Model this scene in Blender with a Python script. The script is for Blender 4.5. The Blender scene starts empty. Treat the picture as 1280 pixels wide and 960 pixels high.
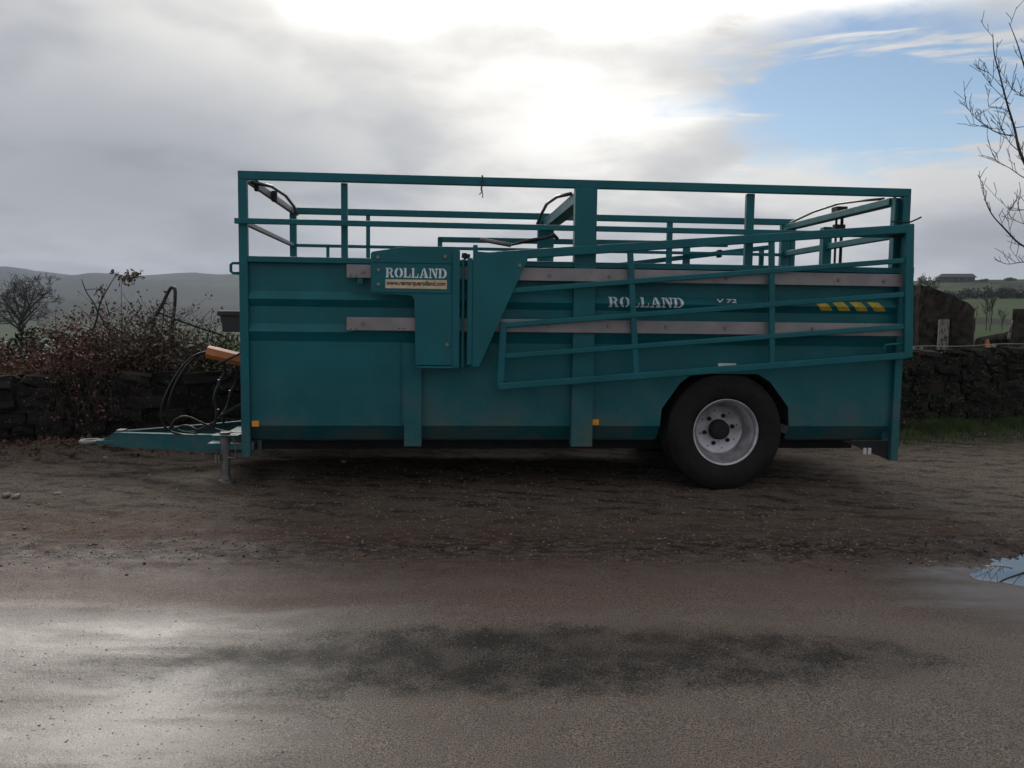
import bpy, bmesh, math, random
import numpy as np
from mathutils import Vector, Matrix
R = math.radians
scene = bpy.context.scene
COL = scene.collection
random.seed(7)

# ------------------------------------------------------------------ camera, world, sun, exposure
PITCH, ROLL = .0833, .0128
cam_d = bpy.data.cameras.new('camera')
cam = bpy.data.objects.new('camera', cam_d)
COL.objects.link(cam)
cam_d.sensor_width = 36.0
cam_d.lens = 1043.7 / 1280 * 36
cam_d.clip_start = .05
cam_d.clip_end = 20000
_r = Vector((math.cos(ROLL), math.sin(ROLL) * math.sin(PITCH), math.sin(ROLL) * math.cos(PITCH)))
_u = Vector((-math.sin(ROLL), math.cos(ROLL) * math.sin(PITCH), math.cos(ROLL) * math.cos(PITCH)))
_f = Vector((0, math.cos(PITCH), -math.sin(PITCH)))
_m = Matrix((_r, _u, -_f)).transposed().to_4x4()
_m.translation = Vector((0, 0, 1.563))
cam.matrix_world = _m
scene.camera = cam
scene.view_settings.view_transform = 'Standard'
scene.view_settings.look = 'None'
scene.view_settings.exposure = 0.0
scene.view_settings.gamma = 1.0
scene.cycles.use_denoising = True
scene.cycles.max_bounces = 6
scene.cycles.volume_bounces = 0
scene.cycles.sample_clamp_indirect = 6.0

SUN_AZ, SUN_EL = -17.0, 31.0
sun_d = bpy.data.lights.new('sun', 'SUN')
sun_d.energy = 2.0
sun_d.angle = R(38)
sun_d.color = (1.0, .95, .88)
sun = bpy.data.objects.new('sun', sun_d)
COL.objects.link(sun)
_sd = Vector((math.sin(R(SUN_AZ)) * math.cos(R(SUN_EL)), math.cos(R(SUN_AZ)) * math.cos(R(SUN_EL)), math.sin(R(SUN_EL))))
sun.rotation_euler = _sd.to_track_quat('Z', 'Y').to_euler()


class NT:
    """small helper to write shader node graphs"""
    def __init__(s, tree):
        s.t = tree
        s.n = tree.nodes
        s.l = tree.links

    def node(s, typ, **kw):
        n = s.n.new(typ)
        for k, v in kw.items():
            setattr(n, k, v)
        return n

    def put(s, sock, v):
        if isinstance(v, bpy.types.NodeSocket):
            s.l.new(v, sock)
        else:
            sock.default_value = v

    def math(s, op, a, b=0.0, c=None, clamp=False):
        n = s.node('ShaderNodeMath', operation=op, use_clamp=clamp)
        s.put(n.inputs[0], a)
        s.put(n.inputs[1], b)
        if c is not None:
            s.put(n.inputs[2], c)
        return n.outputs[0]

    def step(s, v, a, b, lo=0.0, hi=1.0):
        n = s.node('ShaderNodeMapRange', interpolation_type='SMOOTHSTEP')
        s.put(n.inputs[0], v)
        s.put(n.inputs[1], a)
        s.put(n.inputs[2], b)
        s.put(n.inputs[3], lo)
        s.put(n.inputs[4], hi)
        return n.outputs[0]

    def noise(s, vec, scale, detail=4.0, rough=.55, dist=0.0):
        n = s.node('ShaderNodeTexNoise')
        if vec is not None:
            s.l.new(vec, n.inputs['Vector'])
        n.inputs['Scale'].default_value = scale
        n.inputs['Detail'].default_value = detail
        n.inputs['Roughness'].default_value = rough
        n.inputs['Distortion'].default_value = dist
        return n.outputs[0]

    def mix(s, f, a, b):
        n = s.node('ShaderNodeMix', data_type='RGBA')
        s.put(n.inputs[0], f)
        for q, v in ((n.inputs[6], a), (n.inputs[7], b)):
            if isinstance(v, (tuple, list)):
                v = (v[0], v[1], v[2], 1)
            s.put(q, v)
        return n.outputs[2]

    def scale(s, vec, xyz):
        n = s.node('ShaderNodeMapping')
        s.l.new(vec, n.inputs[0])
        n.inputs['Scale'].default_value = xyz
        return n.outputs[0]

    def bump(s, h, strength=.3, dist=.01, prev=None):
        n = s.node('ShaderNodeBump')
        s.put(n.inputs['Height'], h)
        s.put(n.inputs['Strength'], strength)
        n.inputs['Distance'].default_value = dist
        if prev is not None:
            s.l.new(prev, n.inputs['Normal'])
        return n.outputs[0]


world = bpy.data.worlds.new('World')
scene.world = world
world.use_nodes = True
w = NT(world.node_tree)
w.n.clear()
sky = w.node('ShaderNodeTexSky', sky_type='NISHITA')
sky.sun_disc = False
sky.sun_elevation = R(SUN_EL)
sky.sun_rotation = R(SUN_AZ)
sky.air_density = 1.0
sky.dust_density = .25
bg_sky = w.node('ShaderNodeBackground')
w.l.new(sky.outputs[0], bg_sky.inputs[0])
bg_sky.inputs[1].default_value = .105
tc = w.node('ShaderNodeTexCoord')
nrm = w.node('ShaderNodeVectorMath', operation='NORMALIZE')
w.l.new(tc.outputs['Generated'], nrm.inputs[0])
sp = w.node('ShaderNodeSeparateXYZ')
w.l.new(nrm.outputs[0], sp.inputs[0])
dx, dy, dz = sp.outputs
az = w.math('MULTIPLY', w.math('ARCTAN2', dx, dy), 57.29578)
el = w.math('MULTIPLY', w.math('ARCSINE', dz), 57.29578)
zz = w.math('ADD', w.math('MAXIMUM', dz, 0.0), .21)
cb = w.node('ShaderNodeCombineXYZ')
w.put(cb.inputs[0], w.math('DIVIDE', dx, zz))
w.put(cb.inputs[1], w.math('DIVIDE', dy, zz))
n_big = w.noise(cb.outputs[0], .55, 3, .5, .4)
n_mid = w.noise(cb.outputs[0], 1.5, 8, .50, .25)
n_soft = w.noise(cb.outputs[0], 1.25, 3.5, .45, .5)
n_fin = w.noise(cb.outputs[0], 3.2, 8, .6, .2)


def lobe(a0, e0, ra, re):
    p = w.math('DIVIDE', w.math('SUBTRACT', az, a0), ra)
    q = w.math('DIVIDE', w.math('SUBTRACT', el, e0), re)
    s = w.math('ADD', w.math('MULTIPLY', p, p), w.math('MULTIPLY', q, q))
    return w.math('EXPONENT', w.math('MULTIPLY', s, -1.0))


lum = w.math('MULTIPLY_ADD', n_soft, .40, w.math('MULTIPLY_ADD', n_fin, .06, .34))                       # overcast sheet
lum = w.math('ADD', lum, w.math('MULTIPLY', w.math('SUBTRACT', n_big, .5), .22))
dark = w.math('MULTIPLY', lobe(-25, 8.5, 17, 5.5), w.math('MULTIPLY_ADD', n_soft, .50, .05))
lum = w.math('MULTIPLY', lum, w.math('SUBTRACT', 1.0, dark))
pat = w.step(w.math('MULTIPLY_ADD', n_fin, .25, w.math('MULTIPLY', n_soft, .75)), .36, .62, .40, 1.30)
lum = w.math('ADD', lum, w.math('MULTIPLY', w.math('MULTIPLY', lobe(-6, 19.5, 16, 5), .26), pat))   # thin bright cloud round the veiled sun
lum = w.math('ADD', lum, w.math('MULTIPLY', lobe(SUN_AZ + 7, SUN_EL, 18, 8.2), 4.0))
lum = w.math('ADD', lum, w.math('MULTIPLY', w.math('MULTIPLY', lobe(8, 11.5, 13, 6.0), .30), pat))
lum = w.math('ADD', lum, w.math('MULTIPLY', lobe(2, 14, 15, 7), .14))
lum = w.math('ADD', lum, w.math('MULTIPLY', lobe(20, 20.6, 20, 2.7), w.step(n_fin, .34, .56, .05, .95)))
lum = w.math('MULTIPLY', lum, w.step(pat, .45, 1.2, .92, 1.06))
warm = w.step(lum, .35, .9)
ccol = w.mix(warm, (.93, .97, 1.06), (1.0, .985, .95))
bg_cl = w.node('ShaderNodeBackground')
w.l.new(ccol, bg_cl.inputs[0])
w.l.new(lum, bg_cl.inputs[1])
wv = w.node('ShaderNodeCombineXYZ')                                   # thin drawn-out streaks of high cloud
w.put(wv.inputs[0], w.math('MULTIPLY', az, .075))
w.put(wv.inputs[1], w.math('MULTIPLY', el, .55))
n_wisp = w.noise(wv.outputs[0], 1.0, 6, .55, .5)
hole = lobe(23.5, 14.0, 14.5, 5.6)
hole = w.math('SUBTRACT', hole, w.step(n_wisp, .50, .66, 0.0, .55))
hole = w.math('ADD', hole, w.math('MULTIPLY', w.math('SUBTRACT', n_fin, .50), 1.15))
hole = w.math('ADD', hole, w.math('MULTIPLY', lobe(22, 21.4, 20, 2.4), -.5))
hole_m = w.step(hole, .26, .80, 0.0, 1.0)
far_gap = w.math('MULTIPLY', w.step(n_mid, .60, .74, 0.0, .6), w.step(w.math('ABSOLUTE', az), 60, 100))
hole_m = w.math('MAXIMUM', hole_m, far_gap)
ms = w.node('ShaderNodeMixShader')
w.l.new(hole_m, ms.inputs[0])
w.l.new(bg_cl.outputs[0], ms.inputs[1])
w.l.new(bg_sky.outputs[0], ms.inputs[2])
wo = w.node('ShaderNodeOutputWorld')
w.l.new(ms.outputs[0], wo.inputs[0])


# ------------------------------------------------------------------ helpers
def tag(o, label=None, cat=None, group=None, kind=None):
    if label: o['label'] = label
    if cat: o['category'] = cat
    if group: o['group'] = group
    if kind: o['kind'] = kind
    return o


def empty(name, loc, rz=0.0, parent=None):
    o = bpy.data.objects.new(name, None)
    o.empty_display_size = .2
    COL.objects.link(o)
    o.location = loc
    o.rotation_euler = (0, 0, rz)
    if parent: o.parent = parent
    return o


class MB:
    """collects shapes, then links them as ONE mesh object"""
    def __init__(s):
        s.v = []
        s.f = []

    def add(s, vs, fs):
        b = len(s.v)
        s.v += [tuple(p) for p in vs]
        s.f += [tuple(i + b for i in f) for f in fs]
        return s

    def box(s, x0, x1, y0, y1, z0, z1):
        return s.add([(x0, y0, z0), (x1, y0, z0), (x1, y1, z0), (x0, y1, z0), (x0, y0, z1), (x1, y0, z1), (x1, y1, z1), (x0, y1, z1)],
                     [(0, 3, 2, 1), (4, 5, 6, 7), (0, 1, 5, 4), (1, 2, 6, 5), (2, 3, 7, 6), (3, 0, 4, 7)])

    def bar(s, p, q, wid, hei, side=None):
        """rectangular bar from p to q; wid across (horizontal-ish side vector), hei the other way"""
        p, q = Vector(p), Vector(q)
        d = (q - p).normalized()
        a = Vector(side) if side else Vector((0, 1, 0))
        a = (a - d * a.dot(d)).normalized()
        b = d.cross(a)
        a, b = a * wid / 2, b * hei / 2
        vs = [p - a - b, p + a - b, p + a + b, p - a + b, q - a - b, q + a - b, q + a + b, q - a + b]
        return s.add(vs, [(0, 3, 2, 1), (4, 5, 6, 7), (0, 1, 5, 4), (1, 2, 6, 5), (2, 3, 7, 6), (3, 0, 4, 7)])

    def prism(s, poly, y0, y1):
        """polygon in local X,Z extruded along Y"""
        n = len(poly)
        vs = [(x, y0, z) for x, z in poly] + [(x, y1, z) for x, z in poly]
        fs = [tuple(range(n)), tuple(range(2 * n - 1, n - 1, -1))]
        fs += [(i, i + n, (i + 1) % n + n, (i + 1) % n) for i in range(n)]
        return s.add(vs, fs)

    def tube(s, pts, r, n=8, cap=True):
        pts = [Vector(p) for p in pts]
        rs = r if isinstance(r, (list, tuple)) else [r] * len(pts)
        vs, fs = [], []
        ref = Vector((.31, .17, .93))
        a = None
        for i, p in enumerate(pts):
            d = (pts[min(i + 1, len(pts) - 1)] - pts[max(i - 1, 0)])
            if d.length < 1e-9: d = Vector((0, 0, 1))
            d.normalize()
            if a is None:
                a = ref - d * ref.dot(d)
                if a.length < .1: a = Vector((1, 0, 0)) - d * d.x
            else:
                a = a - d * a.dot(d)
                if a.length < 1e-6: a = Vector((1, 0, 0)) - d * d.x
            a.normalize()
            b = d.cross(a)
            for k in range(n):
                t = 2 * math.pi * k / n
                vs.append(p + (a * math.cos(t) + b * math.sin(t)) * rs[i])
        for i in range(len(pts) - 1):
            for k in range(n):
                fs.append((i * n + k, i * n + (k + 1) % n, (i + 1) * n + (k + 1) % n, (i + 1) * n + k))
        if cap:
            fs.append(tuple(range(n - 1, -1, -1)))
            fs.append(tuple((len(pts) - 1) * n + k for k in range(n)))
        return s.add(vs, fs)

    def lathe(s, prof, cx, cz, seg=48, closed=False):
        """profile of (y, radius) turned about the axis parallel to Y through (cx, cz)"""
        vs, fs = [], []
        m = len(prof)
        for k in range(seg):
            t = 2 * math.pi * k / seg
            for y, r in prof:
                vs.append((cx + r * math.cos(t), y, cz + r * math.sin(t)))
        for k in range(seg):
            k2 = (k + 1) % seg
            for i in range(m if closed else m - 1):
                j = (i + 1) % m
                fs.append((k * m + i, k * m + j, k2 * m + j, k2 * m + i))
        return s.add(vs, fs)

    def build(s, name, mat, parent=None, smooth=False, bevel=0.0, kind=None):
        me = bpy.data.meshes.new(name)
        me.from_pydata(s.v, [], s.f)
        bm = bmesh.new()
        bm.from_mesh(me)
        bmesh.ops.recalc_face_normals(bm, faces=bm.faces)
        bm.to_mesh(me)
        bm.free()
        me.materials.append(mat)
        if smooth:
            me.polygons.foreach_set('use_smooth', [True] * len(me.polygons))
        o = bpy.data.objects.new(name, me)
        COL.objects.link(o)
        if parent: o.parent = parent
        if bevel:
            b = o.modifiers.new('bevel', 'BEVEL')
            b.width = bevel
            b.segments = 2
            b.limit_method = 'ANGLE'
        if kind: o['kind'] = kind
        return o


def np_mesh(name, V, F, mats, parent=None, smooth=False, midx=None):
    """mesh from numpy arrays; F is (n,4) or (n,3)"""
    me = bpy.data.meshes.new(name)
    V = np.asarray(V, dtype=np.float32)
    F = np.asarray(F, dtype=np.int32)
    k = F.shape[1]
    me.vertices.add(len(V))
    me.vertices.foreach_set('co', V.ravel())
    me.loops.add(F.size)
    me.loops.foreach_set('vertex_index', F.ravel())
    me.polygons.add(len(F))
    me.polygons.foreach_set('loop_start', np.arange(0, F.size, k, dtype=np.int32))
    if smooth: me.polygons.foreach_set('use_smooth', np.ones(len(F), dtype=bool))
    for m in (mats if isinstance(mats, list) else [mats]): me.materials.append(m)
    if midx is not None: me.polygons.foreach_set('material_index', np.asarray(midx, dtype=np.int32))
    me.update(calc_edges=True)
    me.validate()
    o = bpy.data.objects.new(name, me)
    COL.objects.link(o)
    if parent: o.parent = parent
    return o


_rs = np.random.RandomState(3)
_tab = _rs.rand(256, 256).astype(np.float32)


def vnoise(x, y):
    xi, yi = np.floor(x).astype(int), np.floor(y).astype(int)
    fx, fy = x - xi, y - yi
    fx, fy = fx * fx * (3 - 2 * fx), fy * fy * (3 - 2 * fy)
    g = lambda i, j: _tab[i % 256, j % 256]
    return (g(xi, yi) * (1 - fx) + g(xi + 1, yi) * fx) * (1 - fy) + (g(xi, yi + 1) * (1 - fx) + g(xi + 1, yi + 1) * fx) * fy


def fbm(x, y, o=4):
    t, a, s = 0.0, .5, 0.0
    for i in range(o):
        t = t + a * vnoise(x * 2 ** i + 17.3 * i, y * 2 ** i + 9.1 * i)
        s += a
        a *= .5
    return t / s - .5


def sstep(v, a, b):
    t = np.clip((v - a) / (b - a), 0, 1)
    return t * t * (3 - 2 * t)


def new_mat(name):
    m = bpy.data.materials.new(name)
    m.use_nodes = True
    t = NT(m.node_tree)
    bsdf = t.n['Principled BSDF']
    return m, t, bsdf


def simple(name, col, rough=.5, metal=0.0, var=.25, nscale=6.0, bump=0.0, bscale=60.0, spec=.5, dirt=None):
    m, t, b = new_mat(name)
    tcn = t.node('ShaderNodeTexCoord')
    n = t.noise(tcn.outputs['Object'], nscale, 5)
    c0 = tuple(c * (1 - var) for c in col)
    c1 = tuple(min(1, c * (1 + var)) for c in col)
    c = t.mix(t.step(n, .3, .7), c0, c1)
    if dirt:
        n2 = t.noise(tcn.outputs['Object'], nscale * 2.3, 8, .65)
        c = t.mix(t.step(n2, .58, .78, 0.0, .8), c, dirt)
    t.put(b.inputs['Base Color'], c)
    t.put(b.inputs['Roughness'], t.step(n, .2, .8, max(rough - .1, .02), min(rough + .1, 1)))
    b.inputs['Metallic'].default_value = metal
    b.inputs['Specular IOR Level'].default_value = spec
    if rough >= .6 and spec == .5: b.inputs['Specular IOR Level'].default_value = .18
    if bump:
        t.put(b.inputs['Normal'], t.bump(t.noise(tcn.outputs['Object'], bscale, 6, .6), bump, .01))
    return m


# ------------------------------------------------------------------ materials
def teal_paint(name, col):
    m, t, b = new_mat(name)
    tcn = t.node('ShaderNodeTexCoord')
    ob = tcn.outputs['Object']
    streak = t.noise(t.scale(ob, (9, 9, .7)), 1.6, 6, .6)
    blot = t.noise(ob, 2.1, 6, .6)
    fine = t.noise(ob, 38, 6, .7)
    c = t.mix(t.step(blot, .3, .7), tuple(k * .84 for k in col), tuple(k * 1.1 for k in col))
    c = t.mix(t.step(streak, .52, .78, 0.0, .42), c, (.020, .105, .115))            # chalky run marks
    zc = t.node('ShaderNodeSeparateXYZ')
    t.l.new(ob, zc.inputs[0])
    splash = t.math('MULTIPLY', t.step(zc.outputs[2], 1.15, .40), t.step(t.math('ADD', fine, blot), .88, 1.20))
    c = t.mix(t.math('MULTIPLY', splash, .85), c, (.095, .088, .072))                # mud splashes low down
    chip = t.step(t.noise(ob, 55, 3, .5), .70, .74)
    c = t.mix(t.math('MULTIPLY', chip, .75), c, (.035, .026, .020))
    t.put(b.inputs['Base Color'], c)
    t.put(b.inputs['Roughness'], t.step(t.math('ADD', fine, streak), .7, 1.3, .34, .6))
    b.inputs['Specular IOR Level'].default_value = .28
    dents = t.math('ADD', t.noise(ob, 2.6, 3, .5), t.math('MULTIPLY', t.noise(t.scale(ob, (5, 5, .5)), 1.5, 3, .5), .35))
    t.put(b.inputs['Normal'], t.bump(dents, .22, .03, t.bump(fine, .05, .003)))
    return m


M = {}
M['teal'] = teal_paint('teal_paint', (.0028, .110, .131))
M['zinc'] = simple('galvanised_steel', (.24, .225, .235), .5, .35, .16, 5, .05, 40, dirt=(.16, .14, .13))
M['steel'] = simple('bare_steel', (.17, .16, .155), .45, .6, .25, 12, .06, 60, dirt=(.12, .08, .06))
M['rim'] = simple('rim_silver', (.42, .41, .44), .36, .6, .22, 8, .05, 50, dirt=(.17, .14, .12))
M['rubber'] = simple('tyre_rubber', (.014, .0128, .0128), .72, 0, .35, 9, .3, 60, dirt=(.046, .037, .030))
M['black'] = simple('black_plastic', (.014, .014, .016), .45, 0, .3, 9, .05, 60)
M['dark'] = simple('underside_steel', (.018, .02, .022), .7, 0, .3, 6, .1, 40)
M['hose'] = simple('hose_rubber', (.016, .016, .017), .38, 0, .3, 14)
M['orange'] = simple('orange_tube', (.52, .17, .045), .5, 0, .22, 7, .05, 50, dirt=(.20, .08, .03))
M['amber'] = simple('amber_reflector', (.75, .30, .02), .25, 0, .08, 30, .05, 300)
M['yellow'] = simple('yellow_tape', (.50, .38, .045), .5, 0, .2, 25, dirt=(.12, .13, .07))
M['white'] = simple('white_print', (.62, .70, .74), .55, 0, .15, 40, dirt=(.20, .28, .30))
M['cream'] = simple('cream_sticker', (.60, .46, .30), .5, 0, .1, 20, dirt=(.4, .3, .2))
M['ink'] = simple('black_ink', (.035, .02, .02), .5, 0, .1, 20)
M['paper'] = simple('white_sticker', (.62, .62, .60), .5, 0, .1, 30)
M['lens'] = simple('clear_lens', (.55, .53, .50), .25, 0, .1, 30)
M['twine'] = simple('twine', (.05, .06, .06), .9, 0, .3, 60)
M['bark'] = simple('dark_bark', (.030, .024, .020), .85, 0, .75, 9, 1.0, 26, dirt=(.055, .047, .040))
M['bark_grey'] = simple('grey_bark', (.050, .044, .042), .85, 0, .35, 9, .4, 40)
M['stem'] = simple('bramble_stem', (.040, .028, .024), .8, 0, .4, 12)
M['cutwood'] = simple('cut_wood', (.50, .20, .07), .7, 0, .25, 8, .2, 30)
M['leaf_brown'] = simple('brown_leaves', (.150, .080, .050), .6, 0, .6, 9)
M['leaf_grey'] = simple('grey_brown_leaves', (.115, .085, .062), .65, 0, .6, 9)
M['leaf_red'] = simple('red_brown_leaves', (.140, .060, .044), .55, 0, .6, 9)
M['leaf_green'] = simple('green_leaves', (.085, .125, .040), .6, 0, .5, 7)
M['leaf_dark'] = simple('evergreen_leaves', (.026, .036, .024), .6, 0, .5, 7)
M['grass'] = simple('grass_blades', (.050, .075, .024), .7, 0, .5, 3)
M['pebble'] = simple('pebble', (.19, .150, .120), .7, 0, .75, 34)
M['palestone'] = simple('pale_stone', (.22, .20, .175), .7, 0, .3, 9, .3, 30)
M['clod'] = simple('mud_clod', (.034, .025, .020), .8, 0, .4, 6, .4, 40)
M['litter'] = simple('leaf_litter', (.10, .058, .040), .7, 0, .6, 6)
M['wall_far'] = simple('grey_render', (.085, .080, .078), .8, 0, .1, 1)
M['roof_far'] = simple('slate_roof', (.035, .035, .04), .6, 0, .2, 1)
M['glass_far'] = simple('window_glass', (.02, .022, .025), .1, 0, .1, 1)


def birch_mat():
    m, t, b = new_mat('birch_bark')
    ob = t.node('ShaderNodeTexCoord').outputs['Object']
    n = t.noise(t.scale(ob, (14, 14, 7)), 2.2, 6, .7)
    t.put(b.inputs['Base Color'], t.mix(t.step(n, .48, .60), (.20, .185, .165), (.022, .018, .016)))
    b.inputs['Roughness'].default_value = .75
    t.put(b.inputs['Normal'], t.bump(n, .6, .01))
    return m


def stone_mat():
    m, t, b = new_mat('wall_stone')
    g = t.node('ShaderNodeNewGeometry').outputs['Position']
    oi = t.node('ShaderNodeObjectInfo').outputs['Random']
    n = t.noise(g, 9, 7, .65)
    n2 = t.noise(g, 2.2, 5, .6)
    c = t.mix(oi, (.008, .0076, .008), (.026, .023, .021))
    c = t.mix(t.step(n, .45, .75, 0.0, .8), c, (.009, .0085, .0085))
    c = t.mix(t.step(n2, .52, .68, 0.0, .75), c, (.018, .024, .010))                # moss
    c = t.mix(t.step(t.noise(g, 30, 3, .5), .62, .70, 0.0, .6), c, (.15, .15, .14))   # lichen
    t.put(b.inputs['Base Color'], c)
    b.inputs['Roughness'].default_value = .9
    b.inputs['Specular IOR Level'].default_value = .12
    t.put(b.inputs['Normal'], t.bump(t.noise(g, 30, 7, .72), .9, .025))
    return m


def ground_mat():
    m, t, b = new_mat('wet_yard')
    g = t.node('ShaderNodeNewGeometry').outputs['Position']
    s = t.node('ShaderNodeSeparateXYZ')
    t.l.new(g, s.inputs[0])
    X, Y = s.outputs[0], s.outputs[1]
    lo = t.noise(g, .8, 6, .6)
    strk = t.noise(t.scale(g, (.35, 1.5, 1)), 1.4, 7, .6, .3)
    med = t.noise(g, 5, 7, .65)
    grit = t.noise(g, 85, 5, .75)
    grit2 = t.noise(g, 210, 3, .7)
    vor = t.node('ShaderNodeTexVoronoi')
    t.l.new(g, vor.inputs['Vector'])
    vor.inputs['Scale'].default_value = 75
    # zones: tarmac near the camera, a film of mud over its edge, then gravel up to the wall
    yy = t.math('ADD', Y, t.math('MULTIPLY', t.math('SUBTRACT', strk, .5), 1.7))
    gravel = t.step(t.math('ADD', yy, t.math('MULTIPLY', t.math('SUBTRACT', med, .5), 2.2)), 4.75, 6.25)
    mud = t.math('MULTIPLY', t.step(yy, 3.85, 4.7), t.step(yy, 6.9, 5.7))
    fineg = t.noise(g, 150, 2, .6)
    tar = t.mix(t.step(fineg, .36, .64), (.026, .019, .0145), (.195, .147, .113))
    tar = t.mix(t.step(t.noise(g, 120, 2, .5), .66, .72, 0.0, .8), tar, (.42, .38, .34))       # pale chips in the tarmac
    tar = t.mix(t.step(med, .40, .68, 0.0, .45), tar, (.078, .056, .043))
    # darker, soaked strip of tarmac
    p = t.math('DIVIDE', t.math('SUBTRACT', X, .10), 1.62)
    q = t.math('DIVIDE', t.math('SUBTRACT', Y, t.math('MULTIPLY_ADD', X, .05, 3.70)), .33)
    rr = t.math('ADD', t.math('MULTIPLY', p, p), t.math('MULTIPLY', q, q))
    frag = t.math('ADD', t.math('MULTIPLY', t.math('SUBTRACT', med, .5), 2.4), t.math('MULTIPLY', t.math('SUBTRACT', grit, .5), 3.2))
    wet = t.math('MULTIPLY', t.step(t.math('ADD', rr, frag), 2.0, .45), t.step(t.math('ADD', fineg, med), .92, 1.20, 1.0, .45))
    p2 = t.math('DIVIDE', t.math('SUBTRACT', X, -3.0), 1.7)
    q2 = t.math('DIVIDE', t.math('SUBTRACT', Y, 4.22), .13)
    r2 = t.math('ADD', t.math('MULTIPLY', p2, p2), t.math('MULTIPLY', q2, q2))
    wet = t.math('MAXIMUM', wet, t.step(t.math('ADD', r2, frag), 1.2, .2, 0.0, .6))
    tar = t.mix(t.math('MULTIPLY', wet, .95), tar, (.011, .012, .011))
    gra = t.mix(t.step(grit, .34, .68), (.042, .033, .025), (.300, .240, .190))
    gra = t.mix(t.step(vor.outputs['Distance'], .12, .45, 0.0, .5), gra, (.042, .031, .023))
    gra = t.mix(t.step(lo, .44, .64, 0.0, .6), gra, (.100, .074, .055))
    mot = t.noise(t.scale(g, (.8, 1.9, 1)), 3.6, 8, .7, .5)
    gra = t.mix(t.step(mot, .49, .62, 0.0, .70), gra, (.026, .019, .014))           # trodden damp mud between the stones
    rut = t.node('ShaderNodeTexWave', wave_type='BANDS', bands_direction='DIAGONAL')
    t.l.new(t.scale(g, (1.2, 3.2, 1)), rut.inputs['Vector'])
    rut.inputs['Scale'].default_value = .55
    rut.inputs['Distortion'].default_value = 6.5
    rut.inputs['Detail'].default_value = 5
    rut.inputs['Detail Scale'].default_value = 1.6
    gra = t.mix(t.math('MULTIPLY', t.step(rut.outputs['Fac'], .72, .95, 0.0, .7), t.step(mot, .40, .55)), gra, (.022, .015, .011))   # old wheel ruts
    mudc = t.mix(t.step(fineg, .34, .66), (.044, .025, .018), (.176, .108, .080))
    c = t.mix(gravel, tar, gra)
    c = t.mix(t.math('MULTIPLY', mud, t.step(t.math('MULTIPLY_ADD', strk, .6, t.math('MULTIPLY', med, .4)), .36, .58, .15, .95)), c, mudc)
    moss = t.math('MULTIPLY', t.step(Y, 9.6, 10.8), t.step(X, 3.2, 5.0))
    c = t.mix(t.math('MULTIPLY', moss, t.step(med, .42, .6)), c, (.040, .046, .022))
    # churned dark mud along the tyre marks
    tq = t.math('DIVIDE', t.math('SUBTRACT', Y, t.math('MULTIPLY_ADD', X, .05, 5.50)), .42)
    trk = t.math('EXPONENT', t.math('MULTIPLY', t.math('MULTIPLY', tq, tq), -1.0))
    c = t.mix(t.math('MULTIPLY', trk, t.step(t.noise(t.scale(g, (1, 2.6, 1)), 6.5, 7, .7), .43, .56, 0.0, .92)), c, (.017, .012, .010))
    # water film round the puddle
    fx = t.math('DIVIDE', t.math('SUBTRACT', X, 3.5), 1.35)
    fy = t.math('DIVIDE', t.math('SUBTRACT', Y, 4.75), .95)
    fr = t.math('ADD', t.math('MULTIPLY', fx, fx), t.math('MULTIPLY', fy, fy))
    sx_ = t.math('DIVIDE', t.math('SUBTRACT', X, 2.36), .26)
    sy_ = t.math('DIVIDE', t.math('SUBTRACT', Y, 4.50), .075)
    streak = t.step(t.math('ADD', t.math('MULTIPLY', sx_, sx_), t.math('MULTIPLY', sy_, sy_)), 1.3, .1)
    film = t.step(t.math('ADD', fr, t.math('MULTIPLY', t.math('SUBTRACT', strk, .5), 2.4)), 1.25, .15)
    t.put(b.inputs['Base Color'], c)
    # wetness drives the gloss
    road = t.math('MULTIPLY', t.step(yy, 4.75, 4.05), t.step(strk, .34, .56, .55, 1.0))
    road = t.math('MULTIPLY', road, t.step(t.math('ADD', X, t.math('MULTIPLY', t.math('SUBTRACT', strk, .5), 1.6)), .1, -1.35, .10, 1.0))    # the low left side stays soaked
    ro = t.step(t.math('ADD', t.math('MULTIPLY', strk, .65), t.math('MULTIPLY', med, .35)), .36, .62, .40, .46)
    ro = t.math('ADD', ro, t.math('MULTIPLY', gravel, .25))
    ro = t.math('ADD', ro, t.math('MULTIPLY', t.math('SUBTRACT', 1.0, road), .14))
    ro = t.math('SUBTRACT', ro, t.math('MULTIPLY', film, .20))
    ro = t.math('SUBTRACT', ro, t.math('MULTIPLY', streak, .20))
    t.put(b.inputs['Roughness'], t.math('MAXIMUM', ro, .09))
    rim = t.step(fr, 1.5, .5)
    c = t.mix(t.math('MULTIPLY', rim, .6), c, (.030, .023, .018))
    t.put(b.inputs['Base Color'], c)
    sl = t.math('MULTIPLY', t.math('SUBTRACT', 1.0, t.math('MULTIPLY', gravel, .55)), t.math('MULTIPLY_ADD', road, .14, .5))
    grain = t.step(t.noise(g, 110, 3, .65), .38, .62, .25, 1.15)
    sl = t.math('MULTIPLY', sl, t.math('MAXIMUM', grain, t.math('MAXIMUM', t.math('MULTIPLY', road, .95), t.math('MAXIMUM', film, streak))))
    t.put(b.inputs['Specular IOR Level'], t.math('MULTIPLY', sl, t.math('SUBTRACT', 1.0, t.math('MULTIPLY', wet, .7))))
    b.inputs['IOR'].default_value = 1.55
    h = t.math('ADD', t.math('MULTIPLY', grit, .7), t.math('MULTIPLY', fineg, .5))
    h = t.math('ADD', h, t.math('MULTIPLY', med, .4))
    h = t.math('MULTIPLY', h, t.math('SUBTRACT', 1.0, t.math('MULTIPLY', film, .6)))
    nb = t.bump(h, t.math('SUBTRACT', .95, t.math('MULTIPLY', t.math('MAXIMUM', road, film), .78)), .014)
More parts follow.
